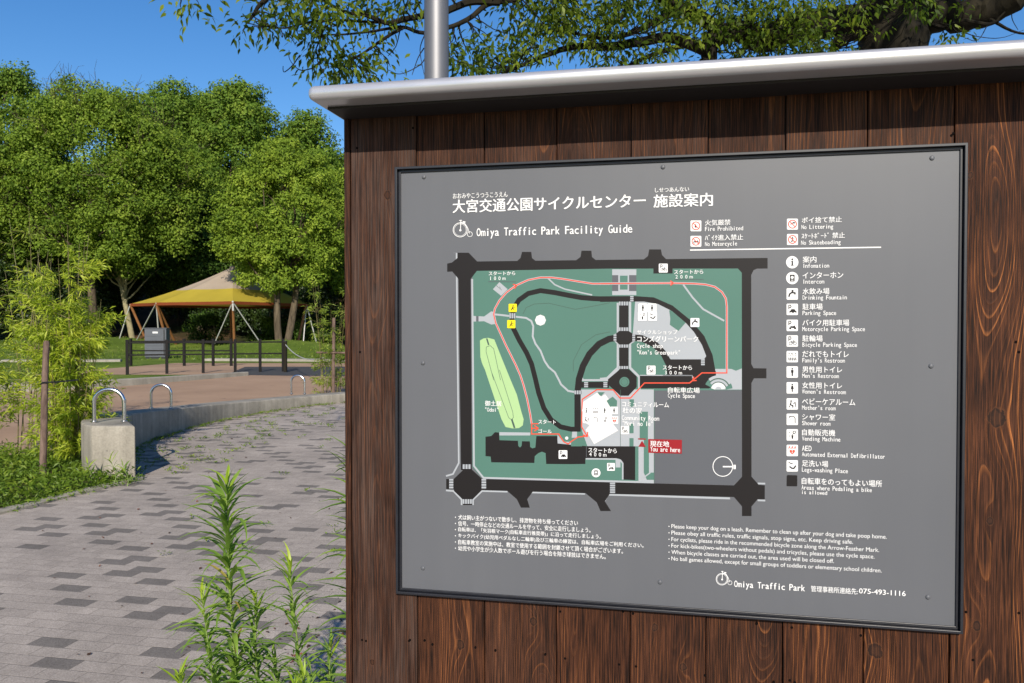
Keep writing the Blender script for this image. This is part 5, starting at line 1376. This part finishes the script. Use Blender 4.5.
br += limb([(630, 0, 7.8), (624, 14, 7.8), (616, 22, 7.8), (604, 30, 7.7)], (.035, .015), 6)
br += limb([(880, -60, 9.3), (800, -60, 8.6), (700, -50, 8.1), (600, -22, 7.6), (540, -8, 7.4), (510, 0, 7.3), (488, 4, 7.2), (470, 18, 7.15), (450, 27, 7.1), (424, 33, 7.0), (402, 27, 6.95), (380, 30, 6.9), (350, 34, 6.8), (322, 35, 6.7)], (.042, .006))
br += limb([(404, 27, 6.95), (385, 38, 6.9), (368, 50, 6.9), (352, 60, 6.9)], (.016, .008), 6)
br += limb([(500, 2, 7.2), (470, 2, 7.15), (440, 14, 7.1), (423, 16, 7.0), (405, 19, 6.9), (388, 23, 6.9), (365, 15, 6.8), (345, 12, 6.8), (322, 0, 6.7)], (.035, .012), 6)
br += limb([(388, 22, 6.9), (370, 22, 6.9), (340, 20, 6.8), (310, 22, 6.7), (285, 28, 6.6), (262, 26, 6.6)], (.014, .006), 5)
br += limb([(700, -50, 8.1), (600, -70, 7.6), (480, -60, 7.0), (360, -40, 6.6), (300, -20, 6.5), (265, 0, 6.4), (250, 20, 6.4)], (.07, .01))
br += limb([(360, -40, 6.6), (270, -34, 6.4), (205, -16, 6.3), (180, -4, 6.3)], (.02, .006), 5)
tw0 = len(br)
# twigs
tips = []
blobs = [  # centre, size in the photo, depth, leaves
 (262, 12, 26, 22, 6.5, 150), (300, 12, 32, 20, 6.6, 210), (340, 8, 30, 14, 6.7, 170), (318, 40, 20, 22, 6.7, 130), (335, 66, 22, 12, 6.8, 120), (362, 50, 24, 22, 6.9, 150), (385, 12, 30, 14, 6.9, 130), (378, 70, 18, 10, 6.9, 60), (412, 8, 12, 14, 7.0, 50), (460, 62, 18, 14, 7.2, 130), (448, 50, 12, 18, 7.2, 60), (490, 55, 26, 20, 7.4, 170), (505, 66, 26, 10, 7.4, 90),
 (545, 10, 36, 18, 7.5, 330), (532, 40, 22, 16, 7.5, 210), (590, 12, 42, 20, 7.6, 420), (600, 36, 34, 20, 7.8, 230), (650, 8, 44, 16, 7.9, 330), (632, 60, 34, 10, 7.9, 130), (690, 20, 40, 22, 8.1, 300), (665, 55, 30, 10, 8.0, 100), (740, 14, 40, 20, 8.2, 330), (775, 20, 34, 22, 8.3, 360), (760, 44, 24, 14, 8.3, 120), (800, 30, 24, 26, 8.2, 330), (815, 46, 16, 12, 8.2, 110), (722, 62, 26, 8, 9.4, 90),
 (893, 8, 26, 12, 8.2, 110), (862, 24, 16, 10, 8.3, 70), (930, 6, 30, 9, 8.1, 80), (845, 8, 20, 12, 8.4, 90), (880, 56, 18, 8, 10, 40), (950, 32, 16, 12, 9, 60), (840, 10, 22, 10, 10.4, 90), (855, 46, 12, 12, 10.4, 50), (180, 2, 22, 8, 6.3, 60), (970, 4, 14, 6, 9.0, 20), (740, 55, 18, 8, 8.8, 60),
 (300, -40, 60, 30, 6.6, 220), (420, -45, 60, 35, 7, 260), (560, -50, 80, 40, 7.5, 420), (700, -55, 80, 45, 8.1, 420), (850, -70, 90, 50, 9, 420), (1000, -60, 80, 50, 9, 350), (210, -30, 40, 18, 6.4, 80)]
P = []; D = []; BR = [q for q, r in br]
BA = np.array([list(q) for q in BR])
for (bx_, by_, sx_, sy_, Y, nl) in blobs:
    nl = int(nl * (1.55 if by_ > -20 and 500 < bx_ < 830 else 1.15)); nt_ = max(3, nl // 15)
    for j in range(nt_):
        c = at(bx_ + rng.uniform(-1, 1) * sx_, by_ + rng.uniform(-1, 1) * sy_, Y + rng.normal() * .3) - O
        i = int(np.argmin(((BA - np.array(c)) ** 2).sum(1))); s = BR[i]
        if (c - s).length < 1.7: fork(mb, s, c, .007, .0025, .14, 5, 4)
        k = int(nl / nt_ * rng.uniform(.5, 1.6)) + 1
        o_ = rng.normal(size=(k, 3)) * np.array([.095, .10, .06]); P.append(np.array(c) + o_)
        D.append(o_ * 5 + rng.normal(size=(k, 3)) * .5 + np.array([0, 0, -.75]))
for i in range(300):                                            # unseen boughs of the crown high above, added to shade the trunk
    c = Vector((rng.uniform(.5, 8.5), rng.uniform(1.5, 8.5), rng.uniform(6.3, 9.5))) - O
    k = 42; o_ = rng.normal(size=(k, 3)) * np.array([.42, .42, .22]); P.append(np.array(c) + o_); D.append(o_ + rng.normal(size=(k, 3)) * .5 + np.array([0, 0, -.6]))
for i in range(14):
    e = Vector((rng.uniform(1, 8), rng.uniform(2, 8), rng.uniform(6.5, 9))) - O; fork(mb, (0, 0, rng.uniform(5.0, 7.5)), e, .12, .02, .1, 8, 7)
# bare curling twigs
for q in ([(430, 40), (424, 60), (415, 68), (400, 74), (388, 70)], [(424, 48), (418, 58), (412, 75)], [(300, 55), (292, 66), (284, 72), (283, 66)], [(314, 68), (300, 70), (290, 60), (289, 50)], [(990, 20), (978, 40), (965, 38)], [(1012, 0), (1012, 18), (1018, 30)], [(960, 30), (975, 36), (1000, 38), (1024, 30)], [(400, 30), (396, 46), (388, 56)], [(425, 34), (420, 50), (424, 74)]):
    limb([(a, b, 7.0 if a < 500 else 8.8) for a, b in q], (.006, .003), 4)
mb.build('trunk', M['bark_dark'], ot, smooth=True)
P = np.concatenate(P); D = nrm(np.concatenate(D)); k = len(P)
nl_ = leaf_mat('camphor_leaf_near', ((0.028, 0.057, 0.006), (0.081, 0.128, 0.011), (0.247, 0.304, 0.028)), .45, .45, 1.3, .2)
s_ = nrm(np.cross(D, rng.normal(size=(k, 3)))); u_ = np.cross(s_, D); L = (rng.uniform(.048, .082, k))[:, None]; Wd = L * .42
m1 = P + D * L * .35; m2 = P + D * L * .7; e = P + D * L * 1.05 - np.array([0, 0, .01])
V = np.stack([P, m1 - s_ * Wd * .5 + u_ * Wd * .15, m2 - s_ * Wd * .34 + u_ * Wd * .08, e, m2 + s_ * Wd * .34 + u_ * Wd * .08, m1 + s_ * Wd * .5 + u_ * Wd * .15], 1)
np_mesh('crown', V, 6, nl_, ot)
